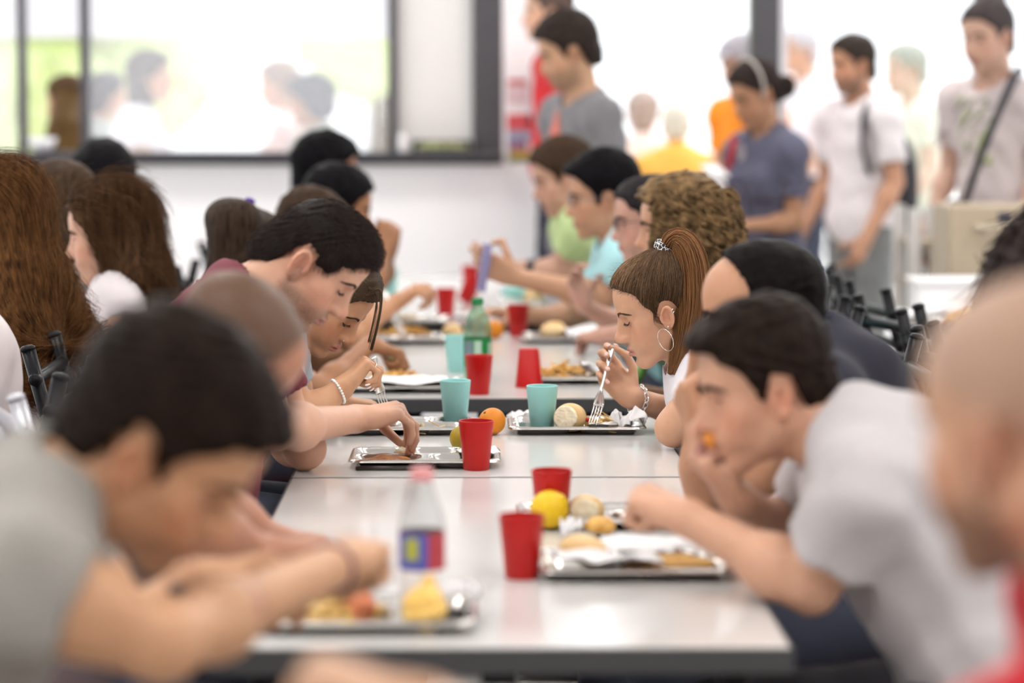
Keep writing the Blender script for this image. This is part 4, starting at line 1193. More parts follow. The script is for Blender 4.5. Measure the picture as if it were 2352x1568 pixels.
strands_heap('chips', on(745, 1425, ZT + 0.006), (0.085, 0.06), 130, 0.0042, M_PASTA, 'fries heaped on the nearest tray at the front left', 'chips', seed=9, hz=0.034, straight=True)
strands_heap('pasta', on(925, 738, ZT + 0.006), (0.06, 0.04), 60, 0.0022, M_PASTA, 'pale pasta on the left of the farthest table', 'pasta', seed=10, hz=0.02)
blob('fried_fillet', trp('R1', 0.055, -0.055, 0.014), (0.070, 0.046, 0.016), M_FRIED, 'golden fried fillet on the tray of the boy in light grey', 'food', amp=0.003, f=0.6)
blob('breaded_piece', on(1378, 1206, ZT + 0.018), (0.026, 0.026, 0.014), M_FRIED, 'browned piece of food right of the torn bread, near the fist', 'food', amp=0.003)
blob('fried_wedge', on(975, 1400, ZT + 0.030), (0.032, 0.030, 0.027), mat('wedge', srgb(228, 176, 74), 0.5, color2=srgb(244, 210, 130), nscale=40), 'yellow fried wedge at the right end of the nearest tray', 'food', amp=0.003, f=0.5,
     extra=lambda F: F.rc(on(975, 1400, ZT + 0.030) + V(0, 0, 0.012), on(975, 1400, ZT + 0.030) + V(0.006, 0, 0.040), 0.018, 0.008, 0.02))
blob('ham_slice', on(830, 1395, ZT + 0.030), (0.020, 0.02, 0.024), mat('ham', srgb(206, 122, 84), 0.5), 'reddish slice beside the fries, under the bracelet wrist', 'food', amp=0.003)

# napkins -------------------------------------------------------------------------
napkin(trp('R3', 0.106, -0.140, 0.012), (0.076, 0.056), 'crumpled white napkin at the right end of the ponytail girl\'s tray', 3, 0.050)
napkin(trp('R3', 0.055, -0.150, 0.017), (0.06, 0.035), 'flat white napkin on the front edge of the ponytail girl\'s tray', 4, 0.010, flat=True)
napkin(on(1192, 962, ZT), (0.06, 0.05), 'white napkin between the orange and the right aqua cup', 5, 0.022)
napkin(trp('R1', -0.045, -0.110, 0.021), (0.16, 0.10), 'white paper on the front of the light grey boy\'s tray', 6, 0.020, 0.2, flat=True)
napkin(trp('R1', 0.030, 0.055, 0.021), (0.16, 0.11), 'white paper at the back of the light grey boy\'s tray', 7, 0.022, -0.1, flat=True)
napkin(on(1312, 1232, ZT), (0.036, 0.034), 'small crumpled napkin in front of the lemon', 8, 0.032)
napkin(trp('L5', 0.015, -0.09, 0.021), (0.19, 0.12), 'white paper on the near left tray of the third table', 9, 0.014, 0.1, flat=True)
napkin(trp('R4', 0.05, -0.02, 0.022), (0.08, 0.07), 'white napkin among the chips beside the upturned cup', 10, 0.030)
napkin(trp('R6', 0.05, -0.10, 0.02), (0.14, 0.10), 'crumpled white paper on the far right tray', 11, 0.035)
napkin(trp('L3', 0.105, -0.03, 0.021), (0.07, 0.10), 'white napkin on the right of the maroon man\'s tray', 12, 0.012, 0.2, flat=True)
napkin(on(1085, 742, ZT), (0.10, 0.12), 'white paper left of the green bottle\'s shoulder', 13, 0.05)
napkin(on(1190, 712, ZT), (0.16, 0.12), 'white paper on the farthest table beneath the outstretched arm', 14, 0.05)
napkin(on(1010, 1395, ZT + 0.02), (0.09, 0.10), 'white napkin at the right end of the nearest tray', 15, 0.035)

# sugar sachet and phone lying by the tray
t = thing('sachet', on(1000, 990, ZT + 0.004), 0, 'small printed paper sachet in the left tray beside the aqua cup', 'sachet')
c = on(1003, 988, ZT + 0.005); MB().box(c, (0.05, 0.016, 0.004), rotz(0.15), bev=0.0015).build('packet', M_PAPER, t)
MB().box(c + V(0.004, -0.0075, 0.0005), (0.022, 0.002, 0.0035), rotz(0.15)).build('print', mat('print_dark', (0.06, 0.06, 0.09), 0.5), t, smooth=False)
t = thing('smartphone', on(900, 1083), 0, 'dark phone lying in front of the maroon man\'s tray', 'phone')
c = on(905, 1081); MB().box(c + V(0, 0.036, 0.0045), (0.150, 0.072, 0.009), bev=0.0035).build('case', mat('phone_case', (0.05, 0.045, 0.04), 0.25, 0.6), t)
MB().box(c + V(0, 0.036, 0.0092), (0.142, 0.064, 0.0008)).build('screen', mat('phone_glass', (0.01, 0.01, 0.012), 0.05), t, smooth=False)

# bottles ---------------------------------------------------------------------------
M_CLEAR = mat('clear_plastic', (0.99, 0.99, 1.0), 0.08, trans=0.90, ior=1.06)
M_GREENPET = mat('green_plastic', srgb(222, 250, 228), 0.08, trans=0.84, ior=1.08)
M_WATER = mat('water', (0.98, 0.99, 1.0), 0.0, trans=1.0, ior=1.25)
M_GLAB = mat('green_label', srgb(22, 128, 62), 0.4)
b = on(1097, 874)
t = bottle(b, 0.213, 0.0355, mat('green_cap', srgb(20, 120, 66), 0.45), 'green plastic soda bottle with a green cap and label', M_GREENPET, None, (0.18, 0.53, M_GLAB))
def label_patch(t, b, r, az0, az1, z0, z1, m, name='printed_panel'):
    a = np.radians(np.linspace(az0, az1, 14)); v = []
    for z in (z0, z1):
        for rr in (r, r + 0.0006): v += [[b[0] + rr * math.cos(q), b[1] + rr * math.sin(q), b[2] + z] for q in a]
    n = 14; f = []
    for i in range(n - 1):
        f += [[i, i + 1, n + i + 1, n + i][::-1], [2 * n + i, 2 * n + i + 1, 3 * n + i + 1, 3 * n + i], [n + i, n + i + 1, 3 * n + i + 1, 3 * n + i], [i, 2 * n + i, 2 * n + i + 1, i + 1]]
    f += [[0, n, 3 * n, 2 * n], [n - 1, 3 * n - 1, 4 * n - 1, 2 * n - 1]]
    M = MB(); M.add(v, f); return M.build(name, m, t, smooth=False)
lr = 0.0364; lb_ = [c for c in t.children if c.name.startswith('label')][0]
label_patch(lb_, b, lr, 205, 250, 0.062, 0.106, mat('lab_grey', srgb(120, 140, 150), 0.4))
label_patch(lb_, b, lr, 256, 286, 0.050, 0.106, mat('lab_white', srgb(176, 206, 186), 0.4))
label_patch(lb_, b, lr, 318, 335, 0.066, 0.100, mat('lab_white', srgb(176, 206, 186), 0.4))
label_patch(lb_, b, lr, 226, 238, 0.052, 0.060, mat('lab_yellow', srgb(190, 200, 70), 0.4))
b = on(970, 1431)
t = bottle(b, 0.214, 0.031, mat('pink_cap', srgb(222, 150, 150), 0.5), 'clear plastic water bottle with a blue and red label on the nearest table', M_CLEAR, None, (0.36, 0.60, mat('lab_red', srgb(178, 60, 72), 0.5)))
lr = 0.0319; lb_ = [c for c in t.children if c.name.startswith('label')][0]
label_patch(lb_, b, lr, 200, 285, 0.0775, 0.1280, mat('lab_blue', srgb(84, 92, 176), 0.5))
MB().lathe([(0.0312, 0.030), (0.0318, 0.030), (0.0318, 0.0768), (0.0312, 0.0768), (0.0312, 0.030)], b, 48, cap=False).build('label_white_band', M_PAPER, t, auto=40)
label_patch(lb_, b, lr + 0.0007, 228, 262, 0.092, 0.122, mat('lab_yellow2', srgb(176, 178, 70), 0.5), 'yellow_emblem')
# green bottle and red bag beyond the ponytail girl's wrist
t = thing('green_bottle', at(1472, 880, 7.35), 0, 'slim green bottle lying behind the wrist of the ponytail girl', 'bottle')
pa, pb = at(1440, 905, 7.3), at(1483, 832, 7.3)
MB().tube([pa, pa + (pb - pa) * 0.75, pa + (pb - pa) * 0.82, pb], [0.019, 0.017, 0.014, 0.012], 20).build('body', mat('bottle_green', srgb(120, 170, 90), 0.35), t)
MB().tube([pb - (pb - pa) * 0.02, pb + (pb - pa) * 0.12], [0.0145, 0.0145], 18).build('cap', mat('green_cap', srgb(20, 120, 66), 0.45), t)

# right hand table ---------------------------------------------------------------
def T2(x, y, label): put_tray(x, y, label); return V(x, y, ZT)
c = T2(1.62, 9.15, 'steel tray with food on the right table in front of the beige cabinet')
napkin(on(2060, 655) if False else V(1.52, 9.62, ZT), (0.18, 0.26), 'large sheet of white paper on the right table', 21, 0.02, flat=True)
napkin(V(1.62, 9.12, ZT + 0.022), (0.22, 0.20), 'white paper in the tray on the right table', 22, 0.05)
blob('fried_piece', V(1.585, 9.03, ZT + 0.028), (0.075, 0.05, 0.026), M_FRIED, 'golden food on the right table tray', 'food', amp=0.004, f=0.4, h=0.006)
blob('yellow_slice', V(1.70, 9.2, ZT + 0.05), (0.045, 0.05, 0.048), mat('yel', srgb(222, 182, 72), 0.5), 'yellow food at the right end of the right table tray', 'food', amp=0.004, f=0.4, h=0.006)
napkin(V(1.665, 9.03, ZT + 0.02), (0.06, 0.06), 'small crumpled napkin between the foods of the right table tray', 23, 0.04)
bx = at(2048, 700, 11.0); 
t = thing('white_box', (1.66, 9.74, ZT), 0, 'low white box at the far end of the right table', 'box')
MB().box((1.66, 9.74, ZT + 0.05), (0.30, 0.22, 0.10), bev=0.006).build('carton', M_PAPER, t, smooth=False)
MB().box((1.66, 9.74, ZT + 0.108), (0.32, 0.24, 0.016), bev=0.004).build('lid', M_PAPER, t, smooth=False)
# beige tray cabinet
YC = 10.05
cx0, cx1 = at(2180, 600, YC)[0], at(2480, 600, YC)[0]; ct = at(2200, 473, YC)[2]
t = thing('tray_cabinet', ((cx0 + cx1) / 2, YC + 0.2, 0), 0, 'tall beige metal cabinet with a bar handle on the right', 'cabinet')
bm_ = mat('beige_metal', srgb(176, 160, 138), 0.5)
MB().box(((cx0 + cx1) / 2, YC + 0.20, (0.08 + ct) / 2), (cx1 - cx0, 0.38, ct - 0.08), bev=0.008).build('body', bm_, t, smooth=False)
hz_ = at(2300, 522, YC)[2]
hm_ = mat('pale_handle', srgb(204, 190, 168), 0.35)
MB().tube([(at(2238, 522, YC)[0], YC - 0.03, hz_), (cx1 - 0.03, YC - 0.03, hz_)], 0.011, 14).box((at(2246, 522, YC)[0], YC - 0.005, hz_), (0.025, 0.05, 0.025)).box((cx1 - 0.06, YC - 0.005, hz_), (0.025, 0.05, 0.025)).build('handle', hm_, t)
MB().box((at(2310, 497, YC)[0], YC + 0.012, at(2310, 500, YC)[2]), (0.05, 0.02, 0.035), bev=0.004).build('latch', mat('latch_dark', (0.04, 0.04, 0.07), 0.4), t, smooth=False)
for sx in (cx0 + 0.06, cx1 - 0.06):
    for sy in (YC + 0.08, YC + 0.33): MB().box((sx, sy, 0.042), (0.05, 0.05, 0.084)).build('foot', M_BLACK, t, smooth=False)
# tray trolley left of the cabinet
YT = 10.6
t = thing('tray_trolley', (at(2125, 600, YT)[0], YT + 0.2, 0), 0, 'white upright rack with dark shelves left of the beige cabinet', 'rack')
x0, x1 = at(2100, 600, YT)[0], at(2176, 600, YT)[0]; zt = at(2110, 478, YT)[2]
for x in (x0, x1):
    for y in (YT, YT + 0.4): MB().box((x, y, zt / 2), (0.045, 0.03, zt)).build('post', mat('rack_white', (0.74, 0.72, 0.71), 0.4), t, smooth=False)
for z in (0.25, 0.5, 0.78, 0.93): MB().box(((x0 + x1) / 2, YT + 0.2, z), (x1 - x0, 0.40, 0.02)).build('shelf', bm_, t, smooth=False)

# chairs standing free -------------------------------------------------------------
def ch(px, topy, rz, label, m='black', side=-1, ztop=0.93):
    """chair whose nearer rear upright shows its top at the pixel"""
    Y = (CAMZ - ztop) / ((topy - HORY) / FPX); p = at(px, topy, Y)
    l = rotz(rz) @ V(-0.30, side * 0.185, 0)
    put_chair(p[0] - l[0], p[1] - l[1], rz, label, m)
PI = math.pi
for k, (y, x, r, lb) in enumerate(((9.05, 1.10, 0.10, 'farthest black chair at the right table, its back towards the middle row'), (8.45, 1.07, -0.06, 'black chair second from the far end of the right table'),
        (7.85, 1.09, 0.14, 'black chair third from the far end of the right table'), (7.25, 1.06, 0.28, 'black chair turned a little, in the middle of the right table'),
        (6.70, 1.05, 0.05, 'black chair nearer than the turned one at the right table'), (6.18, 1.02, 0.12, 'black chair at the right table just right of the balding head'),
        (5.68, 0.98, -0.08, 'black chair second nearest to us at the right table'))):
    put_chair(x + 0.30 * math.cos(r), y + 0.30 * math.sin(r), r, lb)
ch(2047, 885, 0.18, 'black chair whose two capped tube ends rise behind the light grey shoulder')
# ---------------------------------------------------------------- colours
LIGHT = (0.62, 0.38, 0.275); PALE = (0.68, 0.46, 0.36); TAN = (0.50, 0.275, 0.165); BROWN = (0.36, 0.185, 0.105); OLIVE = (0.56, 0.34, 0.215)
DARKH = (0.015, 0.0095, 0.007); BLACKH = (0.0045, 0.004, 0.005); BRNH = (0.045, 0.026, 0.016); MIDH = (0.10, 0.055, 0.028); AUB = (0.15, 0.062, 0.020); BLONDE = (0.30, 0.19, 0.10)
def fabric(name, rgb, rough=0.85, noise=0.04): return mat('fab_' + name, srgb(*rgb), rough, noise=noise, nscale=18, bump=0.12, bscale=700, sheen=0.04)
JEANS = fabric('jeans', (58, 62, 78)); GREYJ = fabric('greyjeans', (120, 122, 122)); SHOE = mat('shoe', (0.03, 0.03, 0.035), 0.5); NAVYP = fabric('navyp', (38, 38, 54))
M_NAIL = mat('nail', srgb(232, 190, 178), 0.25); M_NAILW = mat('nail_white', srgb(246, 238, 240), 0.2)
M_SILVER = mat('silver', (0.85, 0.83, 0.80), 0.15, 1.0); M_PEARL = mat('pearl', (0.88, 0.86, 0.84), 0.25)

def put_hair(p, F, m, h=None, name='hair', extra=()):
    v, q = polygonize(F, h or max(0.004, p.h * 0.8))
    return join_hair(name, [(v, q)] + list(extra), m, p.root)
def ell_hair(p, pts, radii, m, name='long_hair', flat=None, amp=0.004, h=None, f=0.7, sub=()):
    """hair mass as a chain of tapered capsules through world points"""
    F = Fld()
    for i in range(len(pts) - 1): F.rc(pts[i], pts[i + 1], radii[i], radii[i + 1], 0.03)
    for c, r in sub: F.sp(c, r, 0.02, 's')
    if amp: F.disp(lambda P: clump(P, amp, f).astype(F32))
    v, q = polygonize(F, h or max(0.005, p.h)); return mesh_obj(name, v, q, m, p.root)
def finish(p, tr=JEANS, shoe=SHOE, hh=0.014, chair=None, cm='black', crz=0.0):
    if chair:
        c = p.hip + p.fw * 0.0
        put_chair(c[0], c[1], math.radians(p.tyaw) + crz, chair, cm)
    p.trousers(tr, h=hh); p.shoes(shoe, hh); return p
def beads(p, C, ax, R, n, r, m, name, squash=1.0, v1=None):
    ax = nrm(ax); a = nrm(np.cross(ax, V(0.3, 0.2, 0.9))); b = np.cross(ax, a); M = MB()
    for i in range(n):
        t = 2 * PI * i / n; c = C + (a * math.cos(t) + b * math.sin(t)) * R
        M.lathe([(0, -r), (r * .7, -r * .7), (r, 0), (r * .7, r * .7), (0, r)], c, 10)
    return M.build(name, m, p.root)
def ring(p, C, ax, R, r, m, name, n=28, k=8):
    ax = nrm(ax); a = nrm(np.cross(ax, V(0.31, 0.27, 0.9))); b = np.cross(ax, a)
    t = np.linspace(0, 2 * PI, n + 1)
    return MB().tube([C + (a * math.cos(q) + b * math.sin(q)) * R for q in t], r, k, cap=False).build(name, m, p.root)

def strand(pts, n, spread, r, seed=0):
    rg = np.random.default_rng(seed); pts = np.asarray(pts); m = 26
    t = np.linspace(0, 1, m); k = np.linspace(0, 1, len(pts))
    base = np.stack([np.interp(t, k, pts[:, c]) for c in range(3)], 1)
    for _ in range(14): base[1:-1] = (base[:-2] + 2 * base[1:-1] + base[2:]) / 4
    out = []
    for i in range(n):
        o = rg.normal(size=3) * spread; o2 = rg.normal(size=3) * spread * 1.3
        out.append(base + o * (1 - t)[:, None] + o2 * t[:, None] * (0.4 + 0.6 * rg.random()))
    return add_strands(np.array(out), r, 0.5)
def long_hair(p, m, ends, r0=0.075, r1=0.03, cap=LONGCAP, t=(0.014, 0.012, 0.016), wave=0.003, h=0.006, strands=0, r=0.0007, fwd=-0.05):
    """ends: list of world points the hair falls to"""
    H = p.H; F = hair_cap(H, cap, t, wave, 0.5)
    for e in ends:
        a = H.w(fwd, 0, 0.03); k = H.w(fwd - 0.035, 0, -0.10); k = k * 0.5 + (a * 0.4 + e * 0.6) * 0.5
        F.rc(a, k, r0, (r0 + r1) / 2, 0.05); F.rc(k, e, (r0 + r1) / 2, r1, 0.05)
    ex = []
    v, q = polygonize(F, h)
    if strands:
        lv = H.loc(v); s = RNG.choice(len(v), strands)
        e0 = np.mean(ends, 0)
        def fl(P):
            l = H.loc(P); up = np.clip((l[:, 2] - 0.0) / 0.08, 0, 1)[:, None]
            dn = e0 - P; dn /= np.linalg.norm(dn, axis=1)[:, None] + 1e-9
            d = dn * (1 - up * 0.6) + up * (np.array([-0.8, 0, 0]) @ H.R.T) * 0.6
            _, g = F.projv(P, 1); return d - g * ((d * g).sum(1) * 1.05)[:, None]
        ex = [add_strands(flow_strands(F, v[s], fl, 0.18, 9, jit=0.05, follow=True), r, 0.35)]
    join_hair('long_hair', [(v, q)] + ex, m, p.root)
def glasses(p, m):
    H = p.H
    for q in (-1, 1):
        M = MB(); k = np.linspace(0, 2 * PI, 21)
        M.tube([H.w(0.100 - abs(0.021 * math.cos(z)) * 0.12, q * (0.032 + 0.021 * math.cos(z)), -0.003 + 0.017 * math.sin(z)) for z in k], 0.0016, 6, cap=False)
        M.tube([H.w(0.094, q * 0.053, 0.002), H.w(0.06, q * 0.074, 0.003), H.w(-0.01, q * 0.080, 0.004)], 0.0014, 6)
        M.build('glasses_rim', m, p.root)

# ================================================================= left row of the middle table
# --- nearest boy, grey shirt -------------------------------------------------------------
p = Person('dark haired person in a grey t-shirt bent over the nearest tray', at(378, 1015, 3.1), -8, 38, 4, 1.06, hip=V(-0.82, 2.95, 0.588), tyaw=6,
           nb=at(110, 1150, 3.08), skin=OLIVE, h=0.006, hw=0.16)
p.arm('R', at(372, 1478, 2.93), at(770, 1300, 3.42), at(905, 1225, 3.60) - at(770, 1300, 3.42), V(0.1, 0.3, -1), 'fist', 1.05)
p.arm('L', at(330, 1475, 3.42), at(440, 1335, 3.45), at(640, 1290, 3.52) - at(440, 1335, 3.45), V(0, -0.3, -1), 'hold', 1.0)
p.build_body(flush=1.2)
p.shirt('t_shirt', fabric('warmgrey', (150, 146, 140)), 0.28, 0.018, 0.006, 1.0)
put_hair(p, hair_cap(p.H, SHORT, (0.014, 0.010, 0.026), 0.005, 0.7, bumps=((0.060, 0, 0.080, 0.042, 0.055, 0.028), (-0.05, 0, 0.075, 0.06, 0.06, 0.045))), hair_mat(DARKH))
p.eyes('closed', bw=0.006); finish(p, fabric('plum', (74, 66, 78)), chair='black chair under the nearest dark haired boy in a grey t-shirt')
E, W = p.arms['R'][:2]; ring(p, W - nrm(W - E) * 0.015, W - E, 0.0285, 0.004, mat('thread', srgb(120, 84, 96), 0.7), 'bracelet')
E, W = p.arms['L'][:2]; a = nrm(W - E)
WS = MB().tube([W - a * 0.030, W - a * 0.008], [0.031, 0.030], 24, cap=False).build('watch_strap', mat('strap_blue', srgb(170, 190, 215), 0.4), p.root)
MB().lathe([(0, 0), (0.018, 0), (0.018, 0.008), (0.015, 0.010), (0, 0.010)], W - a * 0.018 + V(0, -0.029, 0.0), 24, rotx(PI / 2)).build('watch', mat('watch_face', (0.02, 0.025, 0.05), 0.15), WS)

# --- man with cropped brown hair behind him -----------------------------------------------
p = Person('person with cropped brown hair bowed low between the nearest boy and the man in maroon', at(528, 815, 4.15), -6, 46, 0, 1.0, hip=V(-0.62, 4.1, 0.588), tyaw=5,
           nb=at(415, 930, 4.12), skin=(0.50, 0.27, 0.20), h=0.007)
p.arm('R', at(455, 1215, 3.98), at(600, 1270, 4.05), V(1, 0.1, 0.05), V(0, 0, -1), 'fist')
p.arm('L', at(500, 1180, 4.40), at(620, 1240, 4.42), V(1, -0.2, -0.1), V(0, 0, -1), 'fist')
p.build_body(bald=((0.095, 0.048, 0.026), 0.95), flush=1.4)
p.shirt('t_shirt', fabric('dullbrown', (96, 82, 84)), 0.5, 0.016, 0.005, 2.0)
p.eyes('closed'); finish(p, chair='black chair under the person with cropped brown hair')

# --- man in maroon (sharp) ------------------------------------------------------------------
p = Person('person in a maroon shirt with short dark hair, picking up food with the fingers', at(721, 589, 5.30), -3, 44, 2, 1.02, sk=(0.87, 0.98, 0.87), hip=V(-0.56, 5.15, 0.588), tyaw=4,
           nb=at(548, 690, 5.26), skin=(0.66, 0.42, 0.325), h=0.0042, hf=0.0019, hw=0.18)
MAR = p
p.arm('R', at(632, 985, 5.20), at(816, 962, 5.56), V(0.90, 0.28, 0.12), V(0.10, 0.20, -1.0),
      dict(i=(62, 28, 12), m=(66, 30, 14), r=(52, 40, 22), p=(46, 42, 24), th='pinch'), 1.14)
p.arm('L', at(700, 1030, 5.50), at(610, 985, 5.76), None, V(0, 0, -1), 'relax')
p.build_body(stubble=0.68, flush=1.35, nose=1.05, lips=(0.40, 0.17, 0.14))
p.shirt('maroon_shirt', fabric('maroon', (112, 46, 58)), 0.55, 0.016, 0.004, 3.0, neck_r=0.074, h=0.006)
# folded collar
for q in (-1, 1):
    pts = [p.nb + p.up * 0.016 + p.fr * (0.070 * math.cos(t)) + p.lat * (0.080 * math.sin(t)) for t in np.linspace(q * 0.9, q * PI * 0.98, 9)]
    MB().tube(pts, [0.010, 0.016, 0.019, 0.020, 0.020, 0.021, 0.021, 0.020, 0.019], 12, flat=0.35, up=p.up * 0.4 + p.fr * 0.1).build('collar', fabric('maroon', (112, 46, 58)), p.root)
H = p.H
F = hair_cap(H, [(0.083, 0.055), (0.092, 0.060), (0.15, 0.10), (0.16, 0.25), (-0.22, 0.25), (-0.22, -0.075), (-0.088, -0.072), (-0.066, -0.082), (-0.052, -0.066), (-0.040, -0.035),
                 (-0.032, 0.002), (-0.018, 0.022), (0.004, 0.020), (0.012, 0.002), (0.013, -0.028), (0.019, -0.034), (0.027, -0.020), (0.038, 0.0), (0.048, 0.014), (0.054, 0.032), (0.068, 0.040)],
             (0.003, 0.002, 0.008), 0.0022, 1.0, bumps=((0.060, 0, 0.066, 0.032, 0.055, 0.026),))
v, q = polygonize(F, 0.003)
ok = np.nonzero(p.F.ev(v) > -0.001)[0]; sel = RNG.choice(ok, min(len(ok), 20000), replace=False)
def fl(P):
    l = H.loc(P); top = np.clip((l[:, 2] - 0.035) / 0.045, 0, 1)[:, None]
    out = l - np.array([-0.01, 0, 0.03]); out /= np.linalg.norm(out, axis=1)[:, None] + 1e-9
    d = (1 - top) * np.array([-0.25, 0, -0.95]) + top * np.array([0.85, 0.1, 0.1]) + out * (0.12 + 0.25 * top)
    fr = (l[:, 0] > 0.015) & (l[:, 2] < 0.06)
    d[fr] = np.array([0.30, 0, -0.85]) + out[fr] * 0.15
    return d @ H.R.T
st = flow_strands(F, v[sel], fl, 0.011, 4, jit=0.22)
sv, sq = add_strands(st, 0.00030, 0.3)
join_hair('hair', [(v, q), (sv, sq)], M_HAIR, p.root, [np.tile((0.011, 0.0075, 0.0065), (len(v), 1)), strand_cols(len(st), 15, (0.008, 0.0055, 0.005), (0.070, 0.045, 0.038))])
p.eyes('closed', brow=(0.055, 0.035, 0.028), bw=0.0028, hairs=170); finish(p, NAVYP, chair='worn silver grey chair at the left edge', cm='grey', crz=0.25)
fingernails(p.root, p.hand['R'], 'imr', M_NAIL)
# piece of bread between his fingers
tip = (p.hand['R']['i'][0][3] + p.hand['R']['t'][0][3]) / 2
o = blob('bread_piece', tip + V(0.004, -0.004, -0.016), (0.022, 0.016, 0.012), M_CRUMB, 'torn bit of bread under the fingers of the man in maroon', 'bread', amp=0.003, h=0.002)

# --- girl behind him with the hanging strand and pearl bracelet -----------------------------------
p = Person('person with a loose strand of hair, nose stud and pearl bracelet, gripping a fork', at(752, 678, 6.10), -16, 42, 4, 0.96, hip=V(-0.62, 6.05, 0.588), tyaw=0,
           nb=at(640, 760, 6.08), skin=(0.56, 0.335, 0.215), h=0.0042, hf=0.0019, female=True)
GP = p
wr = at(785, 892, 5.98)
p.arm('R', at(690, 965, 5.94), wr, at(850, 822, 6.02) - wr, V(0.62, 0.2, -0.75), dict(i=(64, 62, 30), m=(72, 76, 42), r=(76, 82, 46), p=(78, 82, 46), th='fist'), 1.02)
p.arm('L', at(700, 975, 6.26), at(775, 925, 6.20), V(0.95, -0.15, -0.1), V(0, 0, -1), 'hold', 1.0)
p.build_body(flush=1.2, lips=(0.46, 0.16, 0.14))
p.shirt('top', fabric('palegrey', (168, 172, 180)), 0.42, 0.012, 0.003, 4.0)
H = p.H
F = hair_cap(H, [(0.076, 0.062), (0.13, 0.085), (0.16, 0.25), (-0.22, 0.25), (-0.22, -0.10), (-0.07, -0.10), (-0.03, -0.06), (-0.006, -0.035), (0.012, -0.01), (0.030, 0.012), (0.048, 0.034), (0.064, 0.050)], (0.012, 0.012, 0.016), 0.002, 0.6)
v, q = polygonize(F, 0.0035)
lock = strand([H.w(0.045, -0.030, 0.100), H.w(0.085, -0.045, 0.082), at(876, 650, 6.03), at(878, 690, 6.02), at(868, 745, 6.02), at(852, 802, 6.03)], 70, 0.0022, 0.0006, 3)
lock2 = strand([H.w(0.045, -0.035, 0.096), H.w(0.080, -0.055, 0.070), at(868, 660, 6.03), at(865, 710, 6.02), at(847, 786, 6.03)], 26, 0.0020, 0.0005, 4)
ok = np.nonzero(p.F.ev(v) > -0.001)[0]; sel = RNG.choice(ok, 4200)
def fl2(P):
    l = H.loc(P); d = np.stack([-0.9 - 0 * l[:, 0], np.sign(l[:, 1]) * 0.25, -0.25 - 3 * np.maximum(0, -l[:, 0])], 1)
    return d @ H.R.T
st = flow_strands(F, v[sel] + (v[sel] - H.o) * 0.006, fl2, 0.05, 5, jit=0.10)
join_hair('hair', [(v, q), lock, lock2, add_strands(st, 0.00045, 0.4)], M_HAIR, p.root, [np.tile((0.05, 0.030, 0.017), (len(v), 1)), strand_cols(70, 78, (0.05, 0.030, 0.018), (0.17, 0.11, 0.065)), strand_cols(26, 78, (0.05, 0.030, 0.018), (0.17, 0.11, 0.065)), strand_cols(len(st), 18, (0.028, 0.017, 0.010), (0.17, 0.115, 0.07))])
p.eyes('closed', brow=(0.06, 0.038, 0.026), bw=0.0026, hairs=190); finish(p, chair='black chair in front of the long auburn hair')
E, W = p.arms['R'][:2]
beads(p, W - nrm(W - E) * 0.010, nrm(W - E) + V(0.25, 0, -0.05), 0.0265, 26, 0.0034, M_PEARL, 'pearl_bracelet')
fingernails(p.root, p.hand['R'], 'imrp', M_NAILW); fingernails(p.root, p.hand['L'], 'imr', M_NAILW)
c = p.F.project(H.w(0.0985, -0.0185, -0.044)); F3 = Fld(); F3.sp(c, 0.0018); a, b = polygonize(F3, 0.0007); mesh_obj('nose_stud', a, b, M_SILVER, p.root)
hd = p.hand['R']; fp = hd['r'][0][1]; ring(p, (hd['r'][0][0] * 0.45 + hd['r'][0][1] * 0.55), hd['r'][0][1] - hd['r'][0][0], 0.0094, 0.0012, M_SILVER, 'finger_ring')
ftop = (hd['i'][0][1] + hd['i'][0][2]) / 2 + hd['n'] * 0.014
fork_obj(at(889, 945, 6.10), at(858, 820, 6.04), V(0.4, -1, 0.2), 'fork upright in the fist of the girl with the pearl bracelet')

# --- girl with the purple hair tie ----------------------------------------------------------------
p = Person('person with a dark half ponytail held by a purple hair tie, turned away from us', at(575, 595, 7.35), 40, 14, 0, 0.98, hip=V(-0.66, 7.35, 0.588), tyaw=10, nb=at(560, 730, 7.32), skin=BROWN, h=0.007, female=True)
p.arm('R', at(735, 900, 7.15), at(850, 790, 7.35), V(0.9, 0.1, -0.3), V(0, 0, -1), 'fork')
p.arm('L', None, at(780, 890, 7.65), V(1, -0.3, 0), V(0, 0, -1), 'relax')
p.build_body(); p.shirt('top', fabric('darkred', (86, 40, 50)), 0.15, 0.012, 0.003, 5.0)
F = hair_cap(p.H, LONGCAP, (0.016, 0.014, 0.018), 0.003, 0.6, bumps=((-0.10, 0, 0.06, 0.04, 0.045, 0.06),))
tie = p.H.w(-0.075, 0, 0.105)
for a in (-1, 0, 1): F.rc(p.H.w(-0.08, a * 0.04, 0.09), at(500 + 28 * (a + 1), 640, 7.3), 0.05, 0.028, 0.03)
put_hair(p, F, hair_mat((0.040, 0.026, 0.018), nstretch=(1, 1, 0.12), nscale=110), 0.005)
F3 = Fld(); F3.el(F.project(at(573, 462, 7.32), 12), (0.016, 0.020, 0.011)); F3.disp(lambda P: clump(P, 0.003).astype(F32)); a, b = polygonize(F3, 0.002); mesh_obj('hair_tie', a, b, mat('purple', srgb(76, 30, 140), 0.6), p.root)
p.eyes('open'); finish(p, chair='black chair under the person with the purple hair tie')

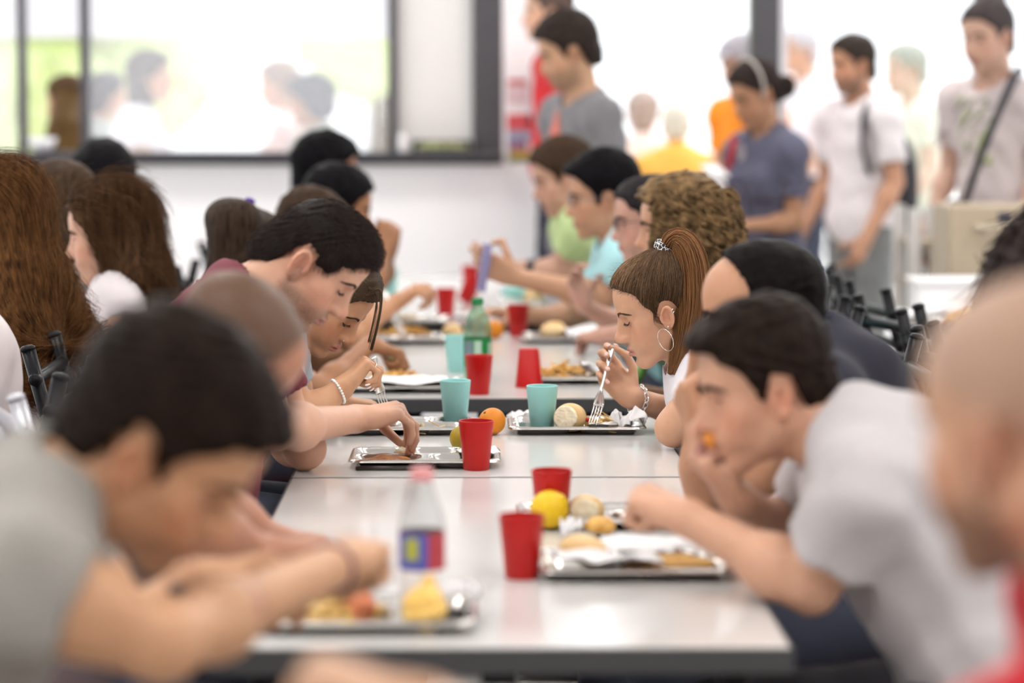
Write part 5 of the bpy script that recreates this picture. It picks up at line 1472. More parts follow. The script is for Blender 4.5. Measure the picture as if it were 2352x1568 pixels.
# --- farther along the left row --------------------------------------------------------------------
p = Person('person with brown hair bowed behind the man in maroon, lifting pasta on a fork', at(712, 535, 8.2), 0, 30, 0, 0.98, hip=V(-0.64, 8.2, 0.588), nb=at(655, 620, 8.2), skin=TAN, h=0.010)
p.arm('R', at(800, 770, 8.1), at(900, 700, 8.35), V(0.75, 0.1, 0.45), V(0.5, 0.2, -0.8), dict(i=(30, 55, 40), m=(50, 70, 40), r=(60, 70, 40), p=(60, 70, 40), th='rel'))
p.arm('L', None, at(890, 790, 8.6), V(1, 0, 0), V(0, 0, -1), 'fist'); p.build_body(); p.shirt('t_shirt', fabric('brownred', (92, 50, 48)), 0.5, 0.015, 0.004, 6.0)
put_hair(p, hair_cap(p.H, LONGCAP, (0.014, 0.012, 0.020), 0.004, 0.7), hair_mat(BRNH)); p.eyes('closed'); finish(p, chair='black chair under the person lifting pasta far along the left row')
fork_obj(at(928, 770, 8.30), at(882, 668, 8.32), V(0.3, -1, 0.1), 'fork twirling pasta on the far left tray')
p = Person('short haired person holding clasped hands before the face, far along the left row', at(778, 478, 9.0), 12, 10, 0, 1.02, hip=V(-0.66, 9.0, 0.588), nb=at(725, 575, 9.0), skin=BROWN, h=0.010)
p.arm('R', at(850, 650, 8.88), at(876, 585, 8.95), V(0.25, 0.2, 0.9), V(-0.2, 0.9, 0.1), 'fist', 1.05); p.arm('L', at(870, 640, 9.3), at(890, 580, 9.12), V(0.1, -0.2, 0.9), V(-0.2, -0.9, 0), 'fist', 1.05)
p.build_body(); p.shirt('t_shirt', fabric('charcoal', (60, 60, 66)), 0.5, 0.015, 0.004, 7.0)
put_hair(p, hair_cap(p.H, SHORT, (0.014, 0.012, 0.026), 0.004, 0.7), hair_mat(BLACKH)); p.eyes('open'); finish(p, chair='black chair under the person with clasped hands')
p = Person('person with thick black hair farthest along the left row, against the white wall', at(752, 398, 10.2), 10, 4, 0, 1.05, hip=V(-0.66, 10.2, 0.588), nb=at(718, 485, 10.2), skin=BROWN, h=0.010)
p.arm_lap('R'); p.arm_lap('L'); p.build_body(); p.shirt('t_shirt', fabric('blackish', (44, 44, 50)), 0.5, 0.015, 0.004, 8.0)
put_hair(p, hair_cap(p.H, SHORT, (0.022, 0.020, 0.034), 0.006, 0.7), hair_mat(BLACKH)); p.eyes('open'); finish(p, chair='black chair under the person farthest along the left row')
# ================================================================= neighbouring table on the left
HM_AUB = hair_mat((0.115, 0.050, 0.018), nstretch=(1, 1, 0.10), nscale=75, var=0.75)
p = Person('person with very long auburn hair down the back at the left edge', at(-28, 508, 6.5), 172, 6, 0, 1.0, hip=V(-1.04, 6.5, 0.588), tyaw=180, nb=at(45, 680, 6.5), skin=LIGHT, h=0.007, female=True)
p.arm_lap('L'); p.arm_lap('R'); p.build_body(); p.shirt('white_top', fabric('whitetop', (206, 200, 202)), 0.5, 0.014, 0.004, 9.0)
long_hair(p, HM_AUB, [at(55, 870, 6.26), at(105, 860, 6.28), at(210, 790, 6.44), at(5, 850, 6.24), at(75, 860, 6.26)], 0.080, 0.040, fwd=-0.03, strands=4500)
finish(p, chair='black chair at the left table under the long auburn hair')
p = Person('person in a white t-shirt with long straight brown hair, in profile facing left', at(248, 535, 7.05), 172, 8, 0, 0.98, hip=V(-0.92, 7.05, 0.588), tyaw=185, nb=at(300, 640, 7.05), skin=(0.66, 0.43, 0.34), h=0.006, female=True)
p.arm('L', at(290, 800, 6.82), at(200, 870, 6.8), None, V(0, 0, -1), 'relax'); p.arm_lap('R'); p.build_body(flush=1.3)
p.shirt('white_t_shirt', fabric('whitetee', (218, 210, 212)), 0.5, 0.016, 0.006, 10.0)
long_hair(p, hair_mat((0.085, 0.042, 0.020), nstretch=(1, 1, 0.10), nscale=75, var=0.7), [at(378, 725, 7.00), at(352, 715, 6.93), at(325, 640, 6.92)], 0.068, 0.032, cap=LONGCAP, fwd=-0.03, strands=4200)
p.eyes('open', bw=0.004); finish(p, chair='black chair at the left table under the person in profile')
p = Person('person with dark brown hair partly hidden behind the long auburn hair', at(120, 480, 7.75), 150, 4, 0, 1.0, hip=V(-1.02, 7.75, 0.588), tyaw=180, nb=at(140, 590, 7.75), skin=LIGHT, h=0.010, female=True)
p.arm_lap('L'); p.arm_lap('R'); p.build_body(); p.shirt('top', fabric('greytop', (120, 112, 110)), 0.5, 0.014, 0.004, 11.0)
long_hair(p, hair_mat((0.050, 0.030, 0.018), nstretch=(1, 1, 0.1)), [at(150, 620, 7.65), at(120, 640, 7.65)], 0.075, 0.04, h=0.008); finish(p, chair='black chair at the left table behind the long auburn hair')
p = Person('person with short black hair at the back left, only the crown in view', at(238, 428, 9.0), 90, 4, 0, 1.05, hip=V(-1.22, 9.0, 0.588), tyaw=170, nb=at(240, 530, 9.0), skin=TAN, h=0.010)
p.arm_lap('L'); p.arm_lap('R'); p.build_body(); p.shirt('t_shirt', fabric('darkgrey', (70, 66, 70)), 0.5, 0.014, 0.004, 12.0)
put_hair(p, hair_cap(p.H, SHORT, (0.024, 0.024, 0.030), 0.004, 0.7), hair_mat(BLACKH)); finish(p, chair='black chair at the far end of the left table')
p = Person('person in a white top cut off by the left edge, only the back in view', at(-230, 600, 5.45), 180, 6, 0, 1.0, hip=V(-1.06, 5.45, 0.588), tyaw=178, nb=at(-120, 735, 5.45), skin=LIGHT, h=0.010)
p.arm_lap('L'); p.arm_lap('R'); p.build_body(); p.shirt('white_top', fabric('whitetop2', (214, 205, 205)), 0.5, 0.020, 0.004, 13.0)
put_hair(p, hair_cap(p.H), hair_mat(BRNH)); finish(p, chair='black chair cut off by the left edge, under the white top')

# ================================================================= right row of the middle table
# --- boy in light grey ------------------------------------------------------------------------------
p = Person('dark haired person in a light grey t-shirt biting food held in one hand', at(1760, 880, 4.15), 184, 12, -2, 0.99, sk=(0.93, 1, 0.95), hip=V(0.78, 4.02, 0.588), tyaw=176, nb=at(1945, 1005, 4.12), skin=(0.64, 0.40, 0.30), h=0.006, hw=0.185)
p.arm('L', at(1862, 1345, 3.98), at(1580, 1190, 4.10), at(1440, 1130, 4.16) - at(1580, 1190, 4.10), V(-0.1, 0.35, -1), 'fist', 1.05)
p.arm('R', at(1810, 1235, 4.34), at(1697, 1150, 4.17), V(-0.66, -0.03, 0.75), V(0.75, 0.12, 0.62), dict(i=(42, 45, 25), m=(50, 55, 30), r=(62, 66, 35), p=(70, 70, 40), th='pinch'), 1.05)
p.build_body(flush=1.4, mouth=0.010)
p.shirt('grey_t_shirt', fabric('lightgrey', (186, 180, 181)), 0.62, 0.020, 0.0065, 14.0, sl=(0.070, 0.074), neck_r=0.076, neck_drop=0.015)
put_hair(p, hair_cap(p.H, SHORT, (0.010, 0.007, 0.022), 0.004, 0.8, bumps=((0.072, 0, 0.082, 0.036, 0.055, 0.022), (0.0, 0, 0.095, 0.07, 0.055, 0.030))), hair_mat(DARKH))
p.eyes('open', bw=0.006); finish(p, fabric('jeansd', (64, 64, 70)), chair='black chair under the boy in the light grey t-shirt')
blob('food_bite', at(1634, 1008, 4.14), (0.013, 0.011, 0.014), mat('bite', srgb(224, 142, 52), 0.5), 'orange coloured bite of food held at the mouth of the boy in light grey', 'food', amp=0.002, h=0.003)

# --- balding man in dark blue --------------------------------------------------------------------
p = Person('balding person in a dark blue t-shirt, both hands raised to the face', at(1748, 725, 4.88), 176, 6, 0, 1.03, hip=V(0.74, 4.85, 0.588), tyaw=178, nb=at(1868, 820, 4.86), skin=(0.56, 0.32, 0.215), h=0.007)
p.arm('R', at(1628, 1140, 5.00), at(1600, 905, 4.98), V(0.05, -0.05, 1), V(1, -0.2, 0), 'fist', 1.0)
p.arm('L', at(1745, 1085, 4.72), at(1618, 1010, 4.80), V(-0.35, 0.15, 0.9), V(0.9, 0.3, 0.1), 'fist', 1.0)
p.build_body(flush=1.2)
p.shirt('dark_blue_t_shirt', fabric('navytee', (28, 27, 44)), 0.55, 0.017, 0.005, 15.0)
put_hair(p, hair_cap(p.H, [(0.040, 0.095), (0.10, 0.16), (0.16, 0.25), (-0.22, 0.25), (-0.22, -0.08), (-0.082, -0.075), (-0.050, -0.062), (-0.040, -0.035), (-0.040, 0.002), (-0.026, 0.022), (-0.004, 0.020), (0.004, -0.01), (0.014, -0.012), (0.018, 0.03), (0.020, 0.06)],
                     (0.007, 0.006, 0.010), 0.002, 0.8), hair_mat((0.007, 0.005, 0.0045)))
p.eyes('open', bw=0.006); finish(p, chair='black chair under the balding person in dark blue')

# --- girl with ponytail (sharp) -------------------------------------------------------------------
p = Person('person with a high brown ponytail and hoop earring, lifting a fork of pasta', at(1515, 705, 5.95), 181, 18, -2, 0.94, hip=V(0.66, 5.95, 0.588), tyaw=180, nb=at(1600, 835, 5.97), skin=(0.66, 0.415, 0.30), h=0.0042, hf=0.0019, female=True, es=0.84)
PON = p
wr = at(1448, 912, 6.14)
p.arm('R', at(1600, 965, 6.24), wr, at(1398, 852, 6.16) - wr, V(0.20, -0.97, 0.05), dict(i=(20, 62, 38), m=(40, 62, 36), r=(56, 62, 36), p=(66, 66, 38), th='pinch'), 1.10)
p.arm('L', at(1545, 985, 5.82), at(1625, 930, 5.84), V(0.3, 0.2, 0.9), V(1, 0, 0), 'fist', 1.0)
p.build_body(flush=0.9, lips=(0.52, 0.20, 0.17), nose=0.96)
p.shirt('white_t_shirt', fabric('whitetee2', (226, 222, 228)), 0.42, 0.013, 0.003, 16.0, h=0.006)
H = p.H
GT = [(0.071, 0.066), (0.085, 0.075), (0.13, 0.105), (0.16, 0.25), (-0.22, 0.25), (-0.22, -0.060), (-0.080, -0.066), (-0.050, -0.052), (-0.040, -0.030),
      (-0.030, 0.004), (-0.018, 0.020), (0.004, 0.018), (0.012, -0.002), (0.018, -0.004), (0.026, 0.008), (0.034, 0.016), (0.040, 0.030), (0.046, 0.046), (0.056, 0.058)]
F = hair_cap(H, GT, (0.005, 0.004, 0.010), 0.0006, 1.0)
v, q = polygonize(F, 0.003)
T = at(1527, 573, 5.95)
rg = np.random.default_rng(5)
lv = H.loc(v); gf, _ = 0, 0
s = RNG.choice(np.nonzero(p.F.ev(v) > -0.001)[0], 5200); paths = []
C0 = H.w(-0.012, 0, 0.030)
for i in s:
    a = v[i] - C0; b = T - C0; ra, rb = np.linalg.norm(a), np.linalg.norm(b)
    om = math.acos(np.clip(a @ b / ra / rb, -1, 1)); L = min(1.0, 0.05 / (om * rb + 1e-6)) if rg.random() < 0.8 else 1.0
    t = np.linspace(0, L, 8)[:, None]; so = math.sin(om) + 1e-6
    dirn = np.sin((1 - t) * om) / so * a / ra + np.sin(t * om) / so * b / rb
    paths.append(dirn)
paths = np.array(paths)                                  # unit directions; put them on the scalp surface
fl = paths.reshape(-1, 3); rad = np.full(len(fl), 0.11)
for _ in range(14): rad -= F.ev(C0 + fl * rad[:, None]) * 0.9
pp = (C0 + fl * (rad + 0.0006 + 0.0012 * RNG.random(len(fl)))[:, None]).reshape(paths.shape)
baby = []
hl = np.nonzero((p.F.ev(v) > -0.001) & (lv[:, 0] > 0.03) & (lv[:, 2] > 0.03) & (F.ev(v + H.R[:, 0] * 0.006) > 0.003))[0]
for i in RNG.choice(hl, 60):
    d = nrm(H.R[:, 0] * 0.7 + H.R[:, 2] * RNG.normal() * 0.7 + H.R[:, 1] * RNG.normal() * 0.5); pth = [v[i]]
    for k in range(6): pth.append(pth[-1] + d * 0.004); d = nrm(d + RNG.normal(size=3) * 0.25 - V(0, 0, 0.15))
    baby.append(pth)
wp = []
for i in range(34):
    y0 = RNG.normal() * 0.0025; L = 0.6 + 0.4 * RNG.random()
    wp.append([(0.016 + y0, 0.066, 0.000 + y0), (0.020 + y0, 0.068, -0.010), (0.0195 + y0 * 1.5, 0.068, -0.022 * L - 0.004), (0.014 + y0 * 2, 0.068, -0.036 * L), (0.006 + y0 * 3, 0.068, -0.048 * L)])
wp = np.array(wp); pr, g = p.F.projv(H.o + H.s * (wp.reshape(-1, 3) @ H.R.T)); wp = (pr + g * 0.0012).reshape(wp.shape)
# loose fringe hairs breaking up the hairline
bl = np.nonzero(np.abs(poly_d(lv[:, 0].astype(F32), lv[:, 2].astype(F32), GT)) < 0.007)[0]; bl = bl[(lv[bl, 0] > 0.005) & (p.F.ev(v[bl]) > -0.001)]
hp = []
for i in RNG.choice(bl, 380):
    a0 = T - v[i]; a0 /= np.linalg.norm(a0); st0 = v[i] - a0 * 0.010 * RNG.random() ** 2; hp.append([st0 + a0 * 0.007 * k + RNG.normal(size=3) * 0.0006 * k for k in range(5)])
hp = np.array(hp); pr, g = p.F.projv(hp.reshape(-1, 3), 5); hp = np.where((p.F.ev(hp.reshape(-1, 3)) < 0.0008)[:, None], pr + g * 0.0010, hp.reshape(-1, 3)).reshape(hp.shape)
D0, D1 = (0.030, 0.016, 0.009), (0.150, 0.088, 0.046)
parts = [(v, q), add_strands(pp, 0.00046, 0.8), add_strands(np.array(baby), 0.00020, 0.4), add_strands(wp, 0.00024, 0.4), add_strands(hp, 0.00016, 0.5)]
front = H.loc(pp[:, 0])[:, 0]; c1 = strand_cols(len(pp), 1, (0.045, 0.025, 0.014), (0.20, 0.12, 0.066)); c1 *= (1 + 0.9 * np.clip((front - 0.02) / 0.06, 0, 1))[:, None]  # fibres towards the forehead lightened, a sheen put into their colour
join_hair('hair', parts, M_HAIR, p.root, [np.tile((0.07, 0.040, 0.022), (len(v), 1)), np.repeat(c1, 24, 0), strand_cols(len(baby), 21, (0.12, 0.07, 0.035), (0.25, 0.16, 0.09)), strand_cols(len(wp), 15, D0, D1), strand_cols(len(hp), 15, D0, D1)])
# ponytail
ctr = [T, at(1548, 545, 5.94), at(1570, 556, 5.93), at(1587, 600, 5.92), at(1590, 680, 5.91), at(1582, 750, 5.90), at(1564, 815, 5.89), at(1546, 862, 5.88)]
rads = [0.013, 0.020, 0.027, 0.031, 0.033, 0.029, 0.022, 0.012]
K = np.linspace(0, 1, len(ctr)); tt = np.linspace(0, 1, 22); cc = np.array(ctr)
base = np.stack([np.interp(tt, K, cc[:, k]) for k in range(3)], 1)
for _ in range(4): base[1:-1] = (base[:-2] + 2 * base[1:-1] + base[2:]) / 4
br = np.interp(tt, K, rads)
FP = Fld()
for i in range(len(base) - 2): FP.rc(base[i], base[i + 1], br[i] * 0.72, br[i + 1] * 0.72, 0.01)
v, q = polygonize(FP, 0.004)
tg = np.gradient(base, axis=0); tg /= np.linalg.norm(tg, axis=1)[:, None]
sd = np.cross(tg, V(0, -1, 0)); sd /= np.linalg.norm(sd, axis=1)[:, None]; yy = np.cross(tg, sd)
ps = []
for i in range(2600):
    a = rg.random() * 2 * PI; r = math.sqrt(rg.random()) if rg.random() < 0.4 else 0.9 + 0.18 * rg.random()
    a2 = a + rg.normal() * 0.25; e = 1.0 + (0.12 * abs(rg.normal()) if rg.random() < 0.15 else 0)
    ang = a + (a2 - a) * tt
    off = (np.cos(ang)[:, None] * sd + np.sin(ang)[:, None] * yy) * (br * r * e)[:, None]
    ln = 1.0 - 0.16 * rg.random() ** 2; k2 = tt * ln; pl = base + off; ps.append(np.stack([np.interp(k2, tt, pl[:, c]) for c in range(3)], 1))
join_hair('ponytail', [(v, q), add_strands(np.array(ps), 0.00048, 0.5)], M_HAIR, p.root, [np.tile((0.06, 0.026, 0.011), (len(v), 1)), strand_cols(len(ps), 66, (0.085, 0.034, 0.013), (0.42, 0.20, 0.085), 3)])
FS = Fld()
t0 = nrm(ctr[1] - ctr[0]); a = nrm(np.cross(t0, V(0, 1, 0))); b = np.cross(t0, a); cS = T + t0 * 0.002
for i in range(16):
    q0 = 2 * PI * i / 16; q1 = 2 * PI * (i + 1) / 16; rr = 0.0165
    FS.rc(cS + (a * math.cos(q0) + b * math.sin(q0)) * rr + t0 * 0.003 * (-1) ** i, cS + (a * math.cos(q1) + b * math.sin(q1)) * rr - t0 * 0.003 * (-1) ** i, 0.0088, 0.0088, 0.004)
FS.disp(lambda P: clump(P, 0.0012, 1.6).astype(F32))
v, q = polygonize(FS, 0.0018)
scm = bpy.data.materials.new('scrunchie_print'); scm.use_nodes = True; _n = scm.node_tree
vo = _n.nodes.new('ShaderNodeTexVoronoi'); vo.feature = 'DISTANCE_TO_EDGE'; vo.inputs['Scale'].default_value = 135
tcn = _n.nodes.new('ShaderNodeTexCoord'); rm = _n.nodes.new('ShaderNodeValToRGB'); rm.color_ramp.elements[0].position = 0.055; rm.color_ramp.elements[0].color = (0.75, 0.72, 0.70, 1); rm.color_ramp.elements[1].position = 0.085; rm.color_ramp.elements[1].color = (0.012, 0.012, 0.015, 1)
_n.links.new(tcn.outputs['Object'], vo.inputs['Vector']); _n.links.new(vo.outputs['Distance'], rm.inputs['Fac']); _n.links.new(rm.outputs['Color'], _n.nodes['Principled BSDF'].inputs['Base Color'])
mesh_obj('scrunchie', v, q, scm, p.root)
p.eyes('closed', brow=(0.15, 0.090, 0.055), bw=0.0020, hairs=190); finish(p, chair='black chair under the girl with the high ponytail')
# ear jewellery: facing -X her camera side is her left (+y in head space)
lobe = p.F.project(H.w(0.002, 0.0815, -0.043))
ring(p, lobe + V(-0.006, -0.004, -0.023), H.R[:, 1] * 0.55 + H.R[:, 0] * 0.83, 0.0240, 0.0008, M_SILVER, 'hoop_earring', 48)
F3 = Fld(); F3.sp(p.F.project(H.w(0.001, 0.084, -0.038)), 0.0024); a, b = polygonize(F3, 0.0008); mesh_obj('ear_stud', a, b, M_SILVER, p.root)
ring(p, p.F.project(H.w(-0.020, 0.088, -0.010)), H.R[:, 2] * 0.7 + H.R[:, 0] * 0.6, 0.0048, 0.0007, M_SILVER, 'helix_ring')
ring(p, p.F.project(H.w(-0.019, 0.088, -0.003)), H.R[:, 2] * 0.7 + H.R[:, 0] * 0.6, 0.0042, 0.0007, M_SILVER, 'helix_ring')
E, W = p.arms['R'][:2]; ax = nrm(W - E); C = W - ax * 0.022
aa = nrm(np.cross(ax, V(0, 0.3, 1))); bb = np.cross(ax, aa)
M = MB()
for i in range(17):
    t = 2 * PI * i / 17; c = C + (aa * math.cos(t) + bb * math.sin(t)) * 0.0290 + ax * 0.003 * math.sin(2 * t)
    tn = -aa * math.sin(t) + bb * math.cos(t); nn = aa * math.cos(t) + bb * math.sin(t); s2 = ax if i % 2 else nn
    k = np.linspace(0, 2 * PI, 13); M.tube([c + tn * math.cos(z) * 0.0078 + s2 * math.sin(z) * 0.0052 for z in k], 0.0013, 6, cap=False)
M.build('chain_bracelet', M_SILVER, p.root)
fingernails(p.root, p.hand['R'], 'imrp', M_NAIL); fingernails(p.root, p.hand['R'], 't', M_NAIL)
hd = p.hand['R']; ring(p, hd['m'][0][0] * 0.5 + hd['m'][0][1] * 0.5, hd['m'][0][1] - hd['m'][0][0], 0.0096, 0.0010, mat('gold', (0.8, 0.5, 0.25), 0.2, 1.0), 'finger_ring')
pin = (hd['i'][0][3] + hd['t'][0][3]) / 2; ft = at(1360, 974, 6.08); fd_ = nrm(pin - ft)
fork_obj(ft, pin + fd_ * 0.008, V(-0.3, -1, 0.35), 'fork held by the girl with the ponytail, its tines in the pasta')

# --- curly hair, and farther right row ---------------------------------------------------------------
p = Person('person with long curly light brown hair behind the girl with the ponytail', at(1560, 520, 7.2), 172, 4, 0, 1.0, hip=V(0.66, 7.2, 0.588), tyaw=178, nb=at(1600, 650, 7.2), skin=LIGHT, h=0.010, female=True)
p.arm_lap('L'); p.arm_lap('R'); p.build_body(); p.shirt('top', fabric('greenish', (80, 110, 84)), 0.5, 0.014, 0.004, 17.0)
HC = p.H; F = hair_cap(HC, LONGCAP, (0.022, 0.022, 0.024), 0.007, 0.55)
rg = np.random.default_rng(11); curls = []
for i in range(620):
    th = rg.random() * 2 * PI; zz = 0.11 - 0.07 * rg.random()
    st = HC.w(-0.03 + 0.105 * math.cos(th), 0.10 * math.sin(th), 0.035 + zz * 0.5)
    l0 = HC.loc(st)
    if l0[0] > 0.035: st = HC.w(0.03, l0[1] * 1.0, l0[2] + 0.02)
    L = 0.14 + 0.10 * rg.random(); n = 26; t = np.linspace(0, 1, n); ph = rg.random() * 6.28; rr = 0.007 + 0.006 * rg.random(); fq = 3 + 2.5 * rg.random()
    out = nrm(st - HC.w(-0.02, 0, 0.03)); out[2] = 0
    ax = out * 0.045
    curls.append(np.stack([st[0] + ax[0] * np.sqrt(t) + rr * np.cos(2 * PI * fq * t + ph), st[1] + ax[1] * np.sqrt(t) + rr * np.sin(2 * PI * fq * t + ph), st[2] - L * t], 1))
put_hair(p, F, hair_mat((0.155, 0.095, 0.045), nscale=45, var=0.75), 0.006, 'curly_hair', [add_strands(np.array(curls), 0.0034, 0.6, 5)]); p.eyes('open'); finish(p, chair='black chair under the person with long curly light brown hair')
p = Person('person with straight dark hair and glasses, partly hidden by the curly hair', at(1492, 505, 7.95), 183, 6, 0, 0.98, hip=V(0.66, 7.95, 0.588), nb=at(1545, 600, 7.95), skin=(0.58, 0.36, 0.31), h=0.010, female=True)
p.arm('L', at(1480, 760, 7.85), at(1385, 770, 8.0), None, V(0, 0, -1), 'relax'); p.arm('R', at(1440, 760, 8.25), at(1340, 700, 8.2), V(-0.3, 0, 0.9), V(0.4, -0.8, 0), 'hold'); p.build_body(); p.shirt('top', fabric('tealtop', (60, 140, 140)), 0.5, 0.014, 0.004, 18.0)
put_hair(p, hair_cap(p.H, LONGCAP, (0.012, 0.010, 0.014), 0.002), hair_mat((0.022, 0.018, 0.020))); p.eyes('open')
glasses(p, mat('dark_rim', (0.03, 0.03, 0.04), 0.3)); finish(p, chair='black chair under the person with straight dark hair and glasses')
p = Person('person in an aqua t-shirt with black hair and glasses, holding up a phone', at(1385, 450, 8.8), 182, 6, -3, 1.05, hip=V(0.62, 8.8, 0.588), nb=at(1425, 545, 8.8), skin=(0.54, 0.33, 0.23), h=0.008)
p.arm('L', at(1385, 682, 8.62), at(1180, 635, 8.55), at(1125, 610, 8.5) - at(1180, 635, 8.55), V(-0.1, 0.9, 0.2), dict(i=(20, 40, 30), m=(35, 45, 30), r=(50, 50, 30), p=(55, 50, 30), th='hold'))
p.arm('R', at(1330, 735, 9.0), at(1185, 722, 8.9), None, V(0, 0, -1), 'relax'); p.build_body(); p.shirt('aqua_t_shirt', fabric('aqua', (166, 212, 218)), 0.72, 0.017, 0.005, 19.0)
put_hair(p, hair_cap(p.H, SHORT, (0.012, 0.010, 0.030), 0.003, 0.7, bumps=((0.075, 0, 0.085, 0.035, 0.05, 0.022),)), hair_mat(BLACKH)); p.eyes('open'); glasses(p, mat('grey_rim', (0.2, 0.2, 0.24), 0.3)); finish(p, chair='black chair under the person in the aqua t-shirt')
pa, pb = at(1104, 668, 8.45), at(1120, 560, 8.45); u = nrm(pb - pa); n_ = nrm(V(-0.42, -0.9, 0) - u * (V(-0.42, -0.9, 0) @ u)); s_ = np.cross(u, n_)
t = thing('smartphone', (pa + pb) / 2, 0, 'lavender phone held up by the person in aqua', 'phone'); Rp = np.stack([s_, n_, u], 1); hL = np.linalg.norm(pb - pa)
n_ = nrm(V(-0.9, -0.28, 0)); n_ = nrm(n_ - u * (n_ @ u)); s_ = np.cross(u, n_); Rp = np.stack([s_, n_, u], 1)
MB().box((pa + pb) / 2, (0.068, 0.010, hL), Rp, bev=0.004).build('case', mat('lavender', srgb(126, 122, 168), 0.4), t)
MB().box((pa + pb) / 2 + n_ * 0.0052, (0.060, 0.0008, hL * 0.94), Rp).build('screen', mat('screen_l', srgb(140, 138, 176), 0.2), t, smooth=False)
p = Person('brown haired person in a light green shirt, farthest of the right row', at(1293, 405, 9.75), 184, 16, 0, 1.03, hip=V(0.52, 9.75, 0.588), nb=at(1322, 485, 9.75), skin=(0.56, 0.36, 0.29), h=0.010)
p.arm('L', at(1285, 625, 9.6), at(1215, 615, 9.65), None, V(0, 0, -1), 'fist'); p.arm_lap('R'); p.build_body(); p.shirt('green_shirt', fabric('green', (178, 198, 140)), 0.6, 0.017, 0.005, 20.0)
E, W = p.arms['L'][:2]; MB().tube([W - nrm(W - E) * 0.03, W], [0.033, 0.031], 20, cap=False).build('watch', mat('strap_black', (0.02, 0.02, 0.025), 0.4), p.root)
put_hair(p, hair_cap(p.H, SHORT, (0.012, 0.010, 0.022), 0.003), hair_mat(BRNH)); p.eyes('closed'); finish(p, chair='black chair under the person in light green')

# ================================================================= right foreground
p = Person('person with a shaved head and beard in red, nearest at the right edge', at(2385, 975, 2.35), 130, 6, 0, 1.06, hip=V(0.72, 2.3, 0.588), tyaw=172, nb=at(2555, 1300, 2.36), skin=(0.60, 0.385, 0.275), h=0.007, hw=0.19)
p.arm('L', at(1760, 2050, 2.15), at(980, 1640, 2.3), V(-1, 0.05, 0.35), V(0, 0, -1), 'fist', 1.0); p.arm_lap('R')
p.build_body(stubble=0.95, stub_col=(0.12, 0.055, 0.028), bald=((0.27, 0.185, 0.145), 0.55), flush=1.4)
p.shirt('red_t_shirt', fabric('red', (186, 26, 40)), 0.6, 0.020, 0.005, 21.0); p.eyes('open'); finish(p, chair='black chair at the lower right edge under the person in red')
# behind him
p = Person('person with bushy dark curls and a red top at the right edge', at(2468, 655, 4.6), 178, 30, 0, 1.0, hip=V(1.22, 4.6, 0.588), nb=at(2530, 800, 4.6), skin=TAN, h=0.010, female=True)
p.arm_lap('L'); p.arm_lap('R'); p.build_body(); p.shirt('red_top', fabric('pinkred', (190, 50, 66)), 0.55, 0.016, 0.004, 22.0)
F = hair_cap(p.H, LONGCAP, (0.03, 0.03, 0.03), 0.010, 0.55)
for e in (at(2285, 700, 4.58), at(2330, 720, 4.50), at(2400, 740, 4.46)): F.rc(p.H.w(-0.01, 0, 0.03), e, 0.085, 0.040, 0.05)
F2 = F; v, q = polygonize(F, 0.008); s = RNG.choice(len(v), 1800); e0 = at(2290, 790, 4.5)
st = flow_strands(F, v[s], lambda P: (e0 - P) / np.linalg.norm(e0 - P, axis=1)[:, None], 0.07, 6, jit=0.35)
join_hair('curly_hair', [(v, q), add_strands(st, 0.0014, 0.4)], hair_mat((0.030, 0.020, 0.018), nscale=50), p.root); finish(p, chair='black chair under the person with bushy dark curls')
# ================================================================= the queue and people outside
def stander(label, px, py, Y, yaw, pitch=0, female=False, skin=LIGHT, hairc=BRNH, poly=SHORT, shirt=('x', (200, 200, 200)), frac=0.6, tr=JEANS, sc=1.0, h=0.012, group=None, tyaw=None, arms=None, w=1.0, hair_t=(0.012, 0.010, 0.02), amp=0.003, sname='t_shirt', hw=None, stub=0.0, eyes=True):
    o = at(px, py, Y); ty = math.radians(yaw if tyaw is None else tyaw); fw = V(math.cos(ty), math.sin(ty), 0)
    nb = o - fw * (0.05 + 0.05 * math.sin(math.radians(pitch))) * sc + V(0, 0, -0.165 * sc)
    hip = nb - fw * 0.01; hip[2] = max(0.80, nb[2] - 0.50 * sc)
    p = Person(label, o, yaw, pitch, 0, sc, hip=hip, tyaw=tyaw, nb=nb, female=female, skin=skin, h=h, stand=True, group=group, w=w, hw=hw)
    if arms: arms(p)
    else: p.arm_down('L'); p.arm_down('R')
    p.build_body(stubble=stub)
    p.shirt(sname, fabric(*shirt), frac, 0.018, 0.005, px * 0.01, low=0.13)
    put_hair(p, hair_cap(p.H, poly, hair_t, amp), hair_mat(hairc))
    if eyes: p.eyes('open')
    p.trousers(tr, h=0.014); p.shoes(SHOE, 0.014)
    return p
def chest_print(p, m, px, py, w, hgt, name='shirt_print', shape=None):
    """printed motif lying on the shirt front around a pixel, as a thin conforming patch"""
    n = 14; g = np.linspace(-0.5, 0.5, n); pts = []; keep = []
    c0 = at(px, py, p.nb[1])
    for i in range(n):
        for j in range(n):
            q = c0 + p.lat * g[i] * w + V(0, 0, 1) * g[j] * hgt + p.fw * 0.25
            for _ in range(24):
                d = float(p.shirtF.ev(q[None])[0])
                if d < 0.002: break
                q = q - p.fw * max(0.001, d * 0.8)
            pts.append(q + p.fw * 0.003); keep.append(shape is None or shape(g[i], g[j]))
    qs = [[i * n + j, (i + 1) * n + j, (i + 1) * n + j + 1, i * n + j + 1] for i in range(n - 1) for j in range(n - 1) if keep[i * n + j] and keep[(i + 1) * n + j + 1]]
    o = mesh_obj(name, pts, np.array(qs), m, p.shirt_ob); md = o.modifiers.new('t', 'SOLIDIFY'); md.thickness = 0.002; return o

